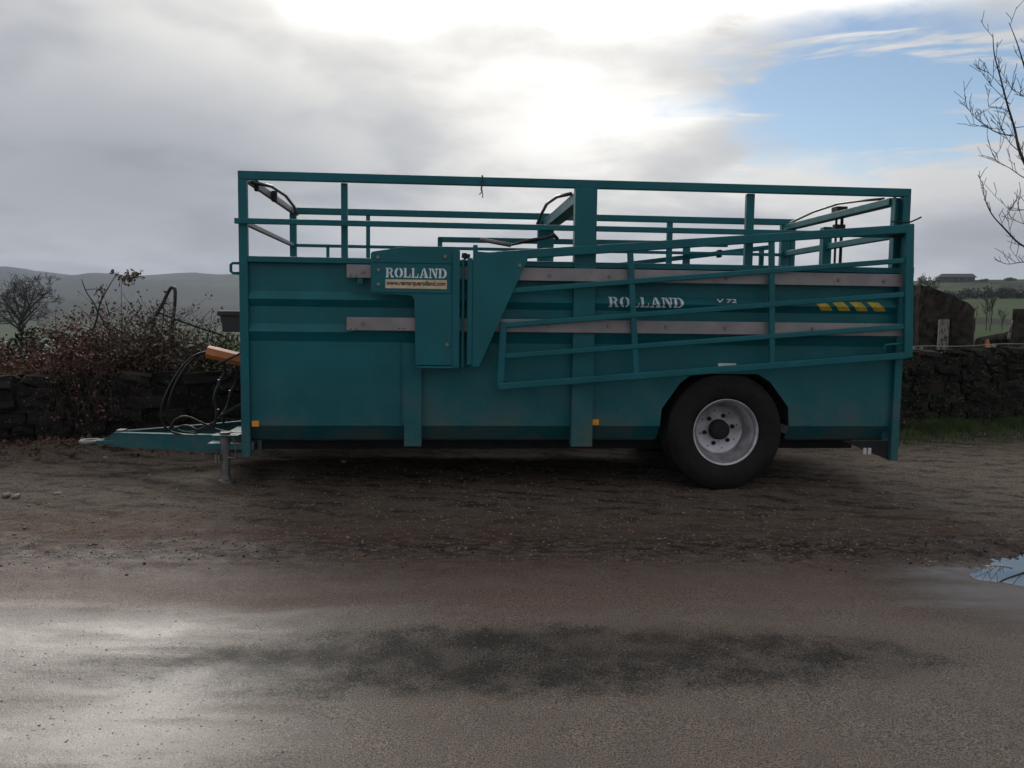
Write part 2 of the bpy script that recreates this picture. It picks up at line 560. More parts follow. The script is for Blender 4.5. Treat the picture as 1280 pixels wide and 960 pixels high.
    t.put(b.inputs['Normal'], nb)
    return m


def hill_mat():
    m, t, b = new_mat('fields')
    g = t.node('ShaderNodeNewGeometry').outputs['Position']
    v = t.node('ShaderNodeTexVoronoi')
    t.l.new(t.scale(g, (1, .55, 0)), v.inputs['Vector'])
    v.inputs['Scale'].default_value = .0075
    sv = t.node('ShaderNodeSeparateColor')
    t.l.new(v.outputs['Color'], sv.inputs[0])
    n = t.noise(g, .05, 6, .6)
    c = t.mix(sv.outputs[0], (.046, .078, .022), (.026, .044, .015))
    c = t.mix(t.step(sv.outputs[1], .72, .78), c, (.052, .049, .032))
    c = t.mix(t.step(n, .52, .66, 0.0, .8), c, (.014, .018, .013))
    ve = t.node('ShaderNodeTexVoronoi', feature='DISTANCE_TO_EDGE')
    t.l.new(t.scale(g, (1, .55, 0)), ve.inputs['Vector'])
    ve.inputs['Scale'].default_value = .0075
    c = t.mix(t.step(ve.outputs['Distance'], .05, .02), c, (.012, .015, .011))        # hedgerows
    c = t.mix(t.step(t.noise(g, 2.5, 5, .7), .4, .7, 0.0, .45), c, (.028, .028, .018))
    ln = t.node('ShaderNodeVectorMath', operation='LENGTH')
    t.l.new(g, ln.inputs[0])
    wood = t.math('MULTIPLY', t.step(ln.outputs['Value'], 330, 520), t.step(t.noise(g, .0042, 5, .6), .40, .47))
    c = t.mix(t.math('MULTIPLY', wood, .92), c, t.mix(t.step(t.noise(g, .06, 5, .7), .4, .6), (.006, .009, .009), (.020, .026, .020)))   # far woods
    t.put(b.inputs['Base Color'], c)
    b.inputs['Roughness'].default_value = .95
    b.inputs['Specular IOR Level'].default_value = .1
    return m


M['birch'] = birch_mat()
M['stone'] = stone_mat()
M['ground'] = ground_mat()
M['hill'] = hill_mat()
wm, wt, wb = new_mat('puddle_water')
wb.inputs['Base Color'].default_value = (.030, .026, .022, 1)
wb.inputs['Roughness'].default_value = .015
wb.inputs['IOR'].default_value = 1.6
wb.inputs['Specular IOR Level'].default_value = 1.0
M['water'] = wm


# ------------------------------------------------------------------ setting: yard, puddle, hills
def wally(x):
    return 9.13 + .228 * (x + 5.65)


def puddle_pit(x, y):
    """how deep the yard dips below level (m, positive)"""
    e = ((x - 3.97) / 1.06) ** 2 + ((y - 5.16) / .60) ** 2
    a = sstep(1.3 - e + .9 * fbm(x * 3.2, y * 4.2, 3), 0, 1.0)
    return .050 * a


def yard_z(x, y):
    z = .020 * fbm(x * .9, y * .9, 3) + .010 * fbm(x * 4, y * 4, 3)
    gm = sstep(y, 4.9, 6.0) * (1 - sstep(puddle_pit(x, y), .004, .02))
    z = z + gm * (.030 * fbm(x * 7, y * 9, 4) + .026 * fbm(x * 22 + 3, y * 22, 2))
    z = z + (1 - gm) * .004 * fbm(x * 26, y * 26, 2)
    # churned tyre marks along the edge of the gravel
    tr = np.exp(-((y - 5.42 - .05 * x) / .30) ** 2) * (sstep(x, .6, 1.6) + .55 * sstep(-x, .0, .9) * sstep(x, -3.6, -2.6)) * sstep(4.6 - x, 0, .6)
    lug = np.sin((x * 1.0 + (y - 5.4) * 1.6) * 2 * np.pi / .17 + 5 * fbm(x * 2, y * 2, 2))
    z = z + tr * (.014 * lug * sstep(fbm(x * 3, y * 3 + 8, 2), -.12, .1) + .07 * np.abs(fbm(x * 7, y * 8, 4)))
    z = z + .07 * np.exp(-(((x - 3.12) / .22) ** 2 + ((y - 5.62) / .10) ** 2))
    # bank up to the wall
    z = z + .10 * sstep(y - wally(x), -1.1, -.1) * (1 + .8 * fbm(x * 2.2, y * 2.2, 3))
    z = z - .020 * sstep(2.6 - x, 3.1, 4.2) * sstep(6.3 - y, -3, .5)
    return z - puddle_pit(x, y)


xs = np.concatenate([[-300, -120, -60, -30, -18, -12, -9.6], np.arange(-8.6, 9.6, .042), [11, 13, 18, 30, 60, 120, 300]])
ys = np.concatenate([[-300, -120, -50, -20, -8, -2, 0.4, 1.4], np.arange(2.1, 6.6, .030), np.arange(6.6, 13.2, .05)])
GX, GY = np.meshgrid(xs, ys)
lim = wally(GX) + .12
over = GY > lim
GYc = np.minimum(GY, lim)
GZ = yard_z(GX, GYc)
far = (np.abs(GX) > 12) | (GY < 1)
GZ = np.where(far, 0, GZ)
nx, ny = len(xs), len(ys)
ii = np.arange(nx * ny).reshape(ny, nx)
F = np.stack([ii[:-1, :-1], ii[:-1, 1:], ii[1:, 1:], ii[1:, :-1]], -1).reshape(-1, 4)
ov = over.ravel()
F = F[~(ov[F[:, 0]] & ov[F[:, 1]])]
ground = np_mesh('ground', np.stack([GX, GYc, GZ], -1).reshape(-1, 3), F, M['ground'], smooth=True)
tag(ground, kind='structure')

pv = []
NA = 40
for k in range(NA):
    t = 2 * math.pi * k / NA
    pv.append((3.75 + 1.5 * math.cos(t), 5.12 + .85 * math.sin(t)))
pd = MB()
pd.add([(x, y, -.014) for x, y in pv], [tuple(range(NA))])
puddle = pd.build('puddle', M['water'])
tag(puddle, kind='structure')


def terrain(x, y):
    r = np.hypot(x, y)
    a = np.degrees(np.arctan2(x, y))
    s = y - wally(x)
    base = .62 + .035 * (x + 6)
    base = np.clip(base, .3, 1.1)
    # left: the ground falls to a valley and climbs to a ridge
    zl = base - 9 * sstep(r, 14, 160)
    zl = zl + 79 * sstep(r, 380, 1850) * (.96 + .55 * fbm(a * .10 + 3, r * .0006, 3) + .22 * fbm(a * .42, r * .0016, 3))
    zl = zl + 9 * np.exp(-((r - 620) / 170) ** 2) * (1 + 1.2 * fbm(a * .12 + 9, r * .002, 2))
    zl = zl - 60 * sstep(r, 2300, 4200)
    # right: a field climbs to a near ridge
    zr = base + 13.0 * np.clip((r - 20) / 280, 0, 1) ** 1.77 + .05 * (a - 28) * sstep(r, 60, 260) - 20 * sstep(r, 305, 900)
    wgt = sstep(a, 10, 23)
    z = zl * (1 - wgt) + zr * wgt
    z = z + .10 * fbm(x * .7, y * .7, 3) * sstep(r, 0, 30)
    return np.where(s < .16, -.9, z)


rr_ = np.concatenate([np.arange(5, 26, .30), np.geomspace(26, 5200, 90)])
aa_ = np.radians(np.linspace(-78, 78, 330))
RR, AA = np.meshgrid(rr_, aa_)
HX, HY = RR * np.sin(AA), RR * np.cos(AA)
HZ = terrain(HX, HY)
na, nr = len(aa_), len(rr_)
ii = np.arange(na * nr).reshape(na, nr)
F = np.stack([ii[:-1, :-1], ii[1:, :-1], ii[1:, 1:], ii[:-1, 1:]], -1).reshape(-1, 4)
low = (HZ < -.85).ravel() & ((HY - wally(HX)) < .16).ravel()
F = F[~(low[F[:, 0]] & low[F[:, 1]] & low[F[:, 2]] & low[F[:, 3]])]
# a vertical-ish lip left where the sheet meets the wall core stays inside the wall
hills = np_mesh('hills', np.stack([HX, HY, HZ], -1).reshape(-1, 3), F, M['hill'], smooth=True)
tag(hills, kind='structure')


def tz(x, y):
    return float(terrain(np.array([x]), np.array([y]))[0])


def yz(x, y):
    return float(yard_z(np.array([x], dtype=float), np.array([y], dtype=float))[0])


# ------------------------------------------------------------------ the dry stone wall
wall = empty('stone_wall', (0, 9.13 + .228 * 5.65, 0))
tag(wall, 'low dark dry stone wall with mossy stones running behind the trailer', 'wall')
wdir = Vector((1, .228, 0)).normalized()
wnor = Vector((.228, -1, 0)).normalized()       # towards the camera
WANG = math.atan2(.228, 1)


def wall_top(x):
    return .80 + (x + 5.6) * (1.13 - .80) / 11.6


core = MB()
cp = []
for k in range(24):
    x = -9.0 + 19.5 * k / 23
    cp.append(x)
for k in range(23):
    x0, x1 = cp[k], cp[k + 1]
    o_ = 9.13 + .228 * 5.65
    y0, y1 = wally(x0) - o_, wally(x1) - o_
    t0, t1 = wall_top(x0) - .05, wall_top(x1) - .05
    core.add([(x0, y0 + .03, -.3), (x1, y1 + .03, -.3), (x1, y1 + .34, -.3), (x0, y0 + .34, -.3),
              (x0, y0 + .03, t0), (x1, y1 + .03, t1), (x1, y1 + .34, t1), (x0, y0 + .34, t0)],
             [(4, 5, 6, 7), (0, 1, 5, 4), (2, 3, 7, 6)])
core.build('wall_core', M['clod'], wall)


def stone_mesh(seed, flat=False):
    rs = random.Random(seed)
    bm = bmesh.new()
    bmesh.ops.create_cube(bm, size=1)
    bmesh.ops.subdivide_edges(bm, edges=bm.edges, cuts=1, use_grid_fill=True)
    for v in bm.verts:
        d = v.co.copy()
        sph = d.normalized() * .60
        d = d.lerp(sph, .85 if flat else .38)
        v.co = d + Vector((rs.uniform(-.07, .07), rs.uniform(-.09, .09), rs.uniform(-.07, .07)))
    me = bpy.data.meshes.new('stone')
    bm.to_mesh(me)
    bm.free()
    me.materials.append(M['stone'])
    return me


S_MESH = [stone_mesh(100 + k) for k in range(12)]
R_MESH = [stone_mesh(130 + k, True) for k in range(8)]


def lay_stones(x0, x1, limit):
    rs = random.Random(int(x0 * 10) + 50)
    n = 0
    rows = []
    z = -.02
    top = wall_top((x0 + x1) / 2)
    nrow = max(4, round(top / .135))
    hs = [rs.uniform(.85, 1.15) for _ in range(nrow)]
    tot = sum(hs)
    for r_i in range(nrow):
        f0, f1 = sum(hs[:r_i]) / tot, sum(hs[:r_i + 1]) / tot
        x = x0 - rs.uniform(0, .15)
        while x < x1 and n < limit:
            wd = rs.uniform(.15, .40) if r_i < nrow - 1 else rs.uniform(.22, .5)
            xc = x + wd / 2
            h = (f1 - f0) * wall_top(xc)
            zc = wall_top(xc) * (f0 + f1) / 2
            o = bpy.data.objects.new('stone', rs.choice(S_MESH))
            COL.objects.link(o)
            o.parent = wall
            dep = rs.uniform(.20, .27) if r_i < nrow - 1 else .40
            off = rs.uniform(-.06, .05)
            yc = wally(xc) - (9.13 + .228 * 5.65)
            yc += (.10 + off) if r_i < nrow - 1 else (.16 + off)
            o.location = (xc, yc, zc)
            o.rotation_euler = (rs.uniform(-.09, .09) + (math.pi if rs.random() < .5 else 0), rs.uniform(-.13, .13), WANG + rs.uniform(-.12, .12))
            o.scale = (wd * 1.03, dep, h * rs.uniform(.90, 1.18))
            n += 1
            x += wd + .008
    return n


n1 = lay_stones(-7.0, -2.1, 138)
n2 = lay_stones(4.5, 9.0, 160)
mid = MB()
rs = random.Random(5)
for r_i in range(5):
    x = -2.1
    while x < 4.4:
        wd = rs.uniform(.2, .42)
        xc = x + wd / 2
        h = wall_top(xc) / 5
        yc = wally(xc) - (9.13 + .228 * 5.65)
        j = lambda: rs.uniform(-.018, .018)
        p = [(-wd / 2 + .01, -.05), (wd / 2 - .01, -.05), (wd / 2 - .01, .2), (-wd / 2 + .01, .2)]
        vs = [(xc + a + j(), yc + b + .228 * a + j(), r_i * h + .012 + j() * .5) for a, b in p] + \
             [(xc + a + j(), yc + b + .228 * a + j(), (r_i + 1) * h - .012 + j() * .5) for a, b in p]
        mid.add(vs, [(0, 3, 2, 1), (4, 5, 6, 7), (0, 1, 5, 4), (1, 2, 6, 5), (2, 3, 7, 6), (3, 0, 4, 7)])
        x += wd + .012
mid.build('hidden_stones', M['stone'], wall, kind='stuff')

# ------------------------------------------------------------------ the livestock trailer
TX, TY, YAW = -2.298, 7.041, .0889
tr = empty('livestock_trailer', (TX, TY, 0), YAW)
tag(tr, 'long teal livestock trailer with open top rails parked on gravel', 'trailer')
T, BV = M['teal'], .005
L, W = 5.86, 2.49
ZT = 2.724


def part(mb, name, mat=T, parent=tr, bevel=BV, smooth=False, label=None, kind=None):
    o = mb.build(name, mat, parent, smooth=smooth, bevel=bevel, kind=kind)
    if label: o['label'] = label
    return o


def PROF(z):
    """depth of the near side sheet at height z (ribs stand proud of it)"""
    pts = [(2.1, .050), (1.735, .050), (1.668, .008), (1.605, .050), (1.460, .050), (1.393, .008), (1.310, .050), (.584, .050)]
    for (za, ya), (zb, yb) in zip(pts, pts[1:]):
        if z >= zb:
            return ya + (yb - ya) * (za - z) / (za - zb)
    return .05


# side sheets
ARCH = [(3.645, .584), (3.655, .737), (3.815, .966), (3.93, 1.055), (4.53, 1.055), (4.648, .985), (4.826, .755), (4.836, .584)]
zs = [2.0, 1.735, 1.668, 1.605, 1.460, 1.393, 1.310]


def side_sheet(y_of, name, inner):
    mb = MB()
    for (xa, xb) in ((.06, 2.85), (3.0, 5.79)):
        vs, fs = [], []
        for z in zs:
            vs += [(xa, y_of(PROF(z)), z), (xb, y_of(PROF(z)), z)]
        for i in range(len(zs) - 1):
            fs.append((2 * i, 2 * i + 1, 2 * i + 3, 2 * i + 2))
        mb.add(vs, fs)
    y0, y1 = y_of(.05), y_of(.056)
    low = [(.06, .584)] + ARCH + [(5.79, .584), (5.79, 1.31), (.06, 1.31)]
    mb.prism(low, y0, y1)
    for xa, xb in ((.06, 3.64), (4.84, 5.79)):
        mb.add([(xa, y_of(.051), .584), (xb, y_of(.051), .584), (xb, y_of(.16), .455), (xa, y_of(.16), .455)], [(0, 1, 2, 3)])
    return part(mb, name, bevel=0)


side_sheet(lambda y: y, 'side_panel', False)
side_sheet(lambda y: W - y, 'side_panel', False)
part(MB().box(.0, .05, .06, W - .06, .42, 2.0), 'front_panel')
part(MB().box(.05, 3.62, .16, W - .16, .44, .50).box(3.62, 4.86, .60, W - .60, .441, .499).box(4.86, 5.80, .16, W - .16, .44, .50), 'floor', M['dark'])
part(MB().box(5.76, 5.80, .1, W - .1, .45, 1.95), 'tailgate')
for (a, b) in ((.05, .56), (W - .56, W - .05)):
    mb = MB()
    ys_ = (a, b)
    n = len(ARCH)
    A2 = [(x, z) for x, z in ARCH]
    vs = [(x, a + .007, z) for x, z in A2] + [(x, b - .007, z) for x, z in A2]
    mb.add(vs, [(i, i + 1, i + 1 + n, i + n) for i in range(n - 1)] + ([tuple(range(n, 2 * n))] if a < 1 else [tuple(range(n))]))
    part(mb, 'wheel_arch', M['dark'], bevel=0)


# posts and rails: near side at Y 0, far side at W
def post(x0, x1, y0, y1, z0, z1, name='post'):
    return part(MB().box(x0, x1, y0, y1, z0, z1), name)


post(.0, .072, .0, .06, .316, 2.652, 'corner_post')
post(.0, .072, W - .06, W, .316, 2.652, 'corner_post')
# rear corner posts are open channels
mb = MB().box(5.715, 5.725, .004, .075, 2.02, 2.650).box(5.725, 5.79, .066, .076, 2.02, 2.650).box(5.79, 5.86, 0, .08, .27, 2.652)
part(mb, 'corner_post', bevel=.003)
mb = MB().box(5.69, 5.80, W - .075, W - .004, 2.0, 2.650).box(5.803, 5.86, W - .08, W, .27, 2.652)
part(mb, 'corner_post', bevel=.003)
post(.838, .892, .055, .105, 1.98, 2.652)
post(4.374, 4.447, .055, .105, 1.98, 2.652)
post(2.831, 3.022, -.022, .075, .408, 2.653, 'pillar')
post(2.80, 2.985, W - .075, W + .02, .408, 2.653, 'pillar')
post(.846, .89, W - .05, W - .01, 1.98, 2.652)
post(4.32, 4.385, W - .055, W - .01, 1.98, 2.652)
post(.40, .435, W - .04, W - .015, 2.0, 2.30)
part(MB().box(0, L, .0, .06, 2.653, ZT), 'top_rail')
part(MB().box(0, L, W - .06, W, 2.653, ZT), 'top_rail')
part(MB().box(-.025, 2.83, -.035, -.003, 2.284, 2.331), 'middle_rail')
part(MB().box(3.023, 5.79, -.035, -.003, 2.284, 2.331), 'middle_rail')
part(MB().box(.073, 5.80, W - .05, W - .015, 2.288, 2.323), 'middle_rail')
part(MB().box(.073, 5.788, -.004, .054, 1.972, 2.022), 'panel_rail')
part(MB().box(.073, 5.80, W - .054, W + .004, 1.972, 2.022), 'panel_rail')
for nm, z0, z1 in (('cross_rail', 2.655, 2.718), ('cross_rail', 2.287, 2.326)):
    part(MB().box(.012, .05, .062, W - .062, z0, z1), nm, M['zinc'])  # pale zinc colour stands in for the sky-lit sheen on the front rails
part(MB().box(.012, .045, .07, W - .07, 1.99, 2.02), 'cross_rail')
part(MB().box(5.70, 5.80, .082, W - .082, 2.585, 2.650), 'cross_rail')
part(MB().box(5.72, 5.785, .082, W - .082, 2.285, 2.345), 'cross_rail')
part(MB().box(5.73, 5.78, .082, W - .082, 1.96, 2.02), 'cross_rail')
part(MB().box(5.69, 5.785, 1.33, 1.42, .5, 2.52), 'gate_post')
mb = MB().tube([(5.76, 1.20, 1.95), (5.76, 1.20, 2.68)], .012, 8).tube([(5.82, 1.20, 1.95), (5.82, 1.20, 2.68)], .016, 8)
mb.box(5.735, 5.845, 1.17, 1.23, 2.47, 2.53).box(5.735, 5.845, 1.14, 1.27, 2.66, 2.71)
part(mb, 'locking_rod', M['dark'], bevel=0, smooth=False)
part(MB().tube([(5.74, .25, 2.665), (5.74, .7, 2.705), (5.74, 1.15, 2.735), (5.74, 1.7, 2.72), (5.74, 2.30, 2.665)], .013, 8), 'lifting_strap', M['hose'], bevel=0, smooth=True)
# middle arch
part(MB().box(2.85, 2.985, .078, W - .078, 2.54, 2.64), 'arch_beam')
part(MB().tube([(2.84, .3, 2.645), (2.80, .9, 2.70), (2.78, 1.5, 2.71), (2.80, 2.1, 2.68), (2.79, 2.42, 2.60)], .017, 8), 'lifting_strap', M['hose'], bevel=0, smooth=True)
# front straps with hooks
part(MB().tube([(.07, .22, 2.66), (.12, .8, 2.715), (.14, 1.4, 2.715), (.12, 2.0, 2.685), (.09, 2.42, 2.645)], .016, 8), 'lifting_strap', M['hose'], bevel=0, smooth=True)
part(MB().box(.055, .09, .36, .42, 2.61, 2.70), 'strap_bracket', M['dark'])
part(MB().box(.055, .10, 1.12, 1.2, 2.62, 2.72), 'strap_bracket', M['dark'])

# lower stub post, guide rails, bolts
post(1.375, 1.525, -.004, .075, .41, 1.30, 'stub_post')
part(MB().box(1.36, 1.385, .002, .048, .60, 1.302), 'stub_flange')
BOLT = MB().tube([(0, .0, 0), (0, -.014, 0)], .0155, 8)
bolt0 = None


def bolts(parent, pts, mat=None):
    global bolt0
    for (x, y, z) in pts:
        if bolt0 is None:
            bolt0 = BOLT.build('bolt', M['steel'], parent)
            o = bolt0
        else:
            o = bolt0.copy()
            COL.objects.link(o)
            o.parent = parent
        o.location = (x, y, z)


g1 = part(MB().box(.895, 5.80, -.050, -.040, 1.853, 1.963), 'guide_rail', M['zinc'], bevel=.003)
bolts(g1, [(1.03, -.050, 1.905), (2.62, -.050, 1.90), (3.14, -.050, 1.90), (4.18, -.05, 1.90), (5.2, -.05, 1.905), (5.62, -.05, 1.90)])
g2 = part(MB().box(.893, 5.81, -.050, -.040, 1.411, 1.522), 'guide_rail', M['zinc'], bevel=.003)
bolts(g2, [(1.03, -.050, 1.475), (2.62, -.050, 1.47), (3.14, -.050, 1.47), (3.36, -.05, 1.47), (3.65, -.05, 1.47), (4.18, -.05, 1.47), (4.98, -.05, 1.47), (5.6, -.05, 1.47)])
mb = MB()
for x in (.93, .975):
    for z in (1.425, 1.868):
        mb.tube([(x, -.0505, z), (x, -.053, z)], .006, 6)
for x in (1.335, 1.375):
    mb.tube([(x, -.0505, 1.43), (x, -.053, 1.43)], .006, 6)
part(mb, 'rivets', M['dark'], bevel=0, kind='stuff')
part(MB().box(.98, 1.03, -.038, .01, 1.80, 1.86), 'rail_bracket')
for x in (.95, 2.2, 3.9, 5.5):
    part(MB().box(x, x + .06, -.039, .049, 1.88, 1.94), 'rail_bracket')
    part(MB().box(x, x + .06, -.039, .049, 1.44, 1.50), 'rail_bracket')

# sliding side door with the maker's board
DO = [(1.100, 1.722), (1.100, 2.050), (1.106, 2.064), (1.120, 2.072), (1.41, 2.120), (1.800, 2.124), (1.826, 2.116), (1.845, 2.09), (1.843, 1.087),
      (1.800, 1.087), (1.796, 1.122), (1.475, 1.122), (1.463, 1.655), (1.457, 1.684), (1.440, 1.704), (1.41, 1.712)]
door = part(MB().prism(DO, -.105, -.095), 'sliding_door', bevel=.003)
part(MB().box(1.108, 1.768, -.113, -.106, 1.732, 1.976), 'sign_board', parent=door, bevel=.003)
part(MB().box(1.784, 1.844, -.122, -.1055, 1.10, 2.09), 'door_edge', parent=door)
part(MB().box(1.485, 1.79, -.16, -.1055, 1.10, 1.116), 'door_step', parent=door, bevel=.002)
part(MB().prism([(1.10, 1.982), (1.78, 1.982), (1.78, 1.992), (1.10, 1.992)], -.117, -.1055), 'door_rib', parent=door, bevel=0)
bolts(door, [(1.16, -.106, 2.025), (1.72, -.106, 2.04), (1.165, -.114, 1.80), (1.165, -.114, 1.92), (1.74, -.106, 1.30)])
part(MB().box(1.86, 1.885, -.09, -.03, 1.10, 2.02), 'door_guide')
part(MB().tube([(1.86, -.07, 2.055), (1.93, -.07, 2.045)], .022, 8).box(1.875, 1.90, -.09, -.05, 2.02, 2.075), 'door_roller', M['dark'], bevel=0)

# wedge-shaped hinge plate of the folding gate
WP = [(1.952, 1.115), (1.952, 2.138), (1.99, 2.140), (1.992, 2.085), (2.415, 2.058), (2.41, 2.000), (2.385, 1.965), (2.010, 1.113)]
hp = part(MB().prism(WP, -.150, -.140), 'hinge_plate', bevel=.003)
part(MB().box(1.908, 1.950, -.152, -.05, 1.13, 2.03), 'plate_flange', parent=hp)
bolts(hp, [(2.345, -.151, 1.975)])
part(MB().tube([(2.01, -.15, 2.185), (2.27, -.15, 2.142)], .019, 10), 'latch_lever', M['steel'], parent=hp, bevel=0, smooth=True)
mb = MB()
rs = random.Random(2)
cp = [(2.27, -.15, 2.142), (2.35, -.145, 2.165), (2.44, -.15, 2.185), (2.54, -.14, 2.205), (2.60, -.15, 2.22), (2.63, -.14, 2.235), (2.67, -.14, 2.20)]
mb.tube(cp, [.008, .014, .018, .014, .012, .02, .014], 8)
mb.tube([(2.30, -.16, 2.15), (2.47, -.16, 2.195), (2.58, -.155, 2.205)], .008, 6)
part(mb, 'latch_chain', M['dark'], parent=hp, bevel=0, smooth=True)

# folding tubular gate hanging outside the near side
gt = empty('folding_gate', (0, 0, 0), 0, tr)
GY_ = -.105


def gbar(name, p, q, w_=.04, h_=.045, y=GY_):
    return part(MB().bar((p[0], y, p[1]), (q[0], y, q[1]), w_, h_, (0, 1, 0)), name, parent=gt, bevel=.008)


gbar('gate_rail', (1.96, 2.035), (5.80, 2.360), .045, .076)
gbar('gate_rail', (2.23, 1.756), (5.76, 2.080), .038, .046)
gbar('gate_rail', (2.235, 1.470), (5.775, 1.782), .038, .046)
gbar('gate_rail', (2.235, 1.205), (5.785, 1.498), .038, .046)
gbar('gate_rail', (2.17, .943), (5.84, 1.243), .045, .060)
gbar('gate_upright', (2.196, .972), (2.220, 1.50), .036, .060, GY_ + .002)
gbar('gate_upright', (3.300, 2.118), (3.378, 1.062), .034, .052, GY_ + .002)
gbar('gate_upright', (4.548, 2.222), (4.592, 1.165), .034, .052, GY_ + .002)
gbar('gate_upright', (5.790, 2.40), (5.838, 1.220), .047, .078, GY_ - .002)
part(MB().tube([(5.622, GY_, 1.23), (5.622, GY_, 1.322), (5.635, GY_, 1.335), (5.80, GY_, 1.35)], .011, 8), 'gate_handle', parent=gt, bevel=0, smooth=True)
part(MB().box(5.66, 5.80, -.075, -.01, 2.29, 2.345), 'gate_latch', M['dark'], parent=gt)
part(MB().tube([(5.64, -.08, 2.42), (5.80, -.09, 2.415), (5.86, -.09, 2.44), (5.91, -.09, 2.465)], .007, 6), 'latch_pin', M['dark'], parent=gt, bevel=0)
for x, z in ((2.25, .93), (5.75, 1.2)):
    part(MB().box(x, x + .05, GY_ + .022, .045, z, z + .05), 'gate_hanger', parent=gt)
# folding gate on the far side
fg = empty('folding_gate', (0, 0, 0), 0, tr)
yf = W + .10


def fbar(name, p, q, h_=.045):
    part(MB().bar((p[0], yf, p[1]), (q[0], yf, q[1]), .04, h_, (0, 1, 0)), name, parent=fg, bevel=.006)


fbar('gate_rail', (1.66, 2.415), (5.10, 2.425), .062)
fbar('gate_rail', (3.20, 2.08), (5.60, 2.40), .055)
fbar('gate_rail', (1.66, 1.2), (5.5, 1.2), .055)
fbar('gate_upright', (1.68, 1.2), (1.68, 2.44), .055)
fbar('gate_upright', (4.60, 1.2), (4.60, 2.40), .085)
fbar('gate_upright', (5.52, 1.2), (5.52, 2.40), .055)
part(MB().box(4.98, 5.02, yf - .05, yf + .05, 2.27, 2.36), 'gate_latch', M['dark'], parent=fg)


# lettering ------------------------------------------------------
def band(cx, cy, ro, rio, a0, a1, n=12):
    out = [(cx + ro[0] * math.cos(R(a0 + (a1 - a0) * i / n)), cy + ro[1] * math.sin(R(a0 + (a1 - a0) * i / n))) for i in range(n + 1)]
    inn = [(cx + rio[0] * math.cos(R(a0 + (a1 - a0) * i / n)), cy + rio[1] * math.sin(R(a0 + (a1 - a0) * i / n))) for i in range(n + 1)]
    return [(out[i], out[i + 1], inn[i + 1], inn[i]) for i in range(n)]


def rect(x0, x1, y0, y1):
    return [((x0, y0), (x1, y0), (x1, y1), (x0, y1))]


def stem_l():
    return rect(.07, .30, .12, .88) + rect(0, .30, 0, .12) + rect(0, .30, .88, 1)


LET = {
    'R': (.88, stem_l() + rect(.36, .46, .88, 1) + rect(.36, .46, .46, .57) + band(.46, .73, (.30, .27), (.08, .16), -90, 90)
          + [((.44, .44), (.60, .46), (.78, .12), (.88, .12), (.88, 0), (.60, 0))]),
    'O': (.92, band(.43, .5, (.43, .52), (.17, .38), 98, 262) + band(.49, .5, (.43, .52), (.17, .38), -82, 82)),
    'L': (.78, stem_l() + rect(.36, .74, 0, .12) + [((.62, .12), (.74, .12), (.74, .42), (.68, .42))]),
    'A': (.98, [((.14, .12), (.26, .12), (.46, .86), (.40, 1.0))] + [((.46, 1.0), (.62, 1.0), (.92, .12), (.62, .12), (.50, .72))]
          + rect(0, .38, 0, .12) + rect(.54, .98, 0, .12) + rect(.34, .50, .28, .38)),
    'N': (.98, rect(.10, .22, .12, .88) + rect(0, .34, 0, .12) + [((0, 1), (0, .88), (.20, .88), (.28, 1))] + [((.32, 1.0), (.26, .9), (.70, .0), (.86, .0), (.86, .12), (.46, 1.0))]
          + rect(.76, .88, .30, .88) + rect(.64, 1.0, .88, 1)),
    'D': (.92, stem_l() + rect(.36, .44, .88, 1) + rect(.36, .44, 0, .12) + band(.44, .5, (.46, .5), (.20, .38), -90, 90)),
}


def word(text, x0, x1, z0, z1, y_of, name, parent, gap=.07):
    tot = sum(LET[c][0] for c in text) + gap * (len(text) - 1)
    sx, sz = (x1 - x0) / tot, z1 - z0
    bm = bmesh.new()
    cx = 0
    for c in text:
        wd, polys = LET[c]
        for p in polys:
            vs = [bm.verts.new((x0 + (cx + a) * sx, 0, z0 + b * sz)) for a, b in p]
            try:
                bm.faces.new(vs)
            except ValueError:
                pass
        cx += wd + gap
    return fit_print(bm, y_of, name, M['white'], parent)


def fit_print(bm, y_of, name, mat, parent):
    for z in (1.735, 1.668, 1.605):
        bmesh.ops.bisect_plane(bm, geom=bm.verts[:] + bm.edges[:] + bm.faces[:], plane_co=(0, 0, z), plane_no=(0, 0, 1))
    for v in bm.verts:
        v.co.y = y_of(v.co.z)
    bmesh.ops.recalc_face_normals(bm, faces=bm.faces)
    me = bpy.data.meshes.new(name)
    bm.to_mesh(me)
    bm.free()
    me.materials.append(mat)
    o = bpy.data.objects.new(name, me)
    COL.objects.link(o)
    o.parent = parent
    return o


def font_text(body, x0, x1, z0, z1, y, name, mat, parent, shear=0.0, offset=0.0):
    cu = bpy.data.curves.new(name, 'FONT')
    cu.body = body
    cu.shear = shear
    cu.offset = offset
    cu.resolution_u = 3
    tmp = bpy.data.objects.new('tmp_text', cu)
    COL.objects.link(tmp)
    bpy.context.view_layer.update()
    me = bpy.data.meshes.new_from_object(tmp.evaluated_get(bpy.context.evaluated_depsgraph_get()))
    bpy.data.objects.remove(tmp)
    xs_ = [v.co.x for v in me.vertices]
    ys_ = [v.co.y for v in me.vertices]
    ax, bx, ay, by = min(xs_), max(xs_), min(ys_), max(ys_)
    for v in me.vertices:
        v.co = (x0 + (v.co.x - ax) / (bx - ax) * (x1 - x0), y, z0 + (v.co.y - ay) / (by - ay) * (z1 - z0))
    me.materials.clear()
    me.materials.append(mat)
    o = bpy.data.objects.new(name, me)
    COL.objects.link(o)
    o.parent = parent
    return o


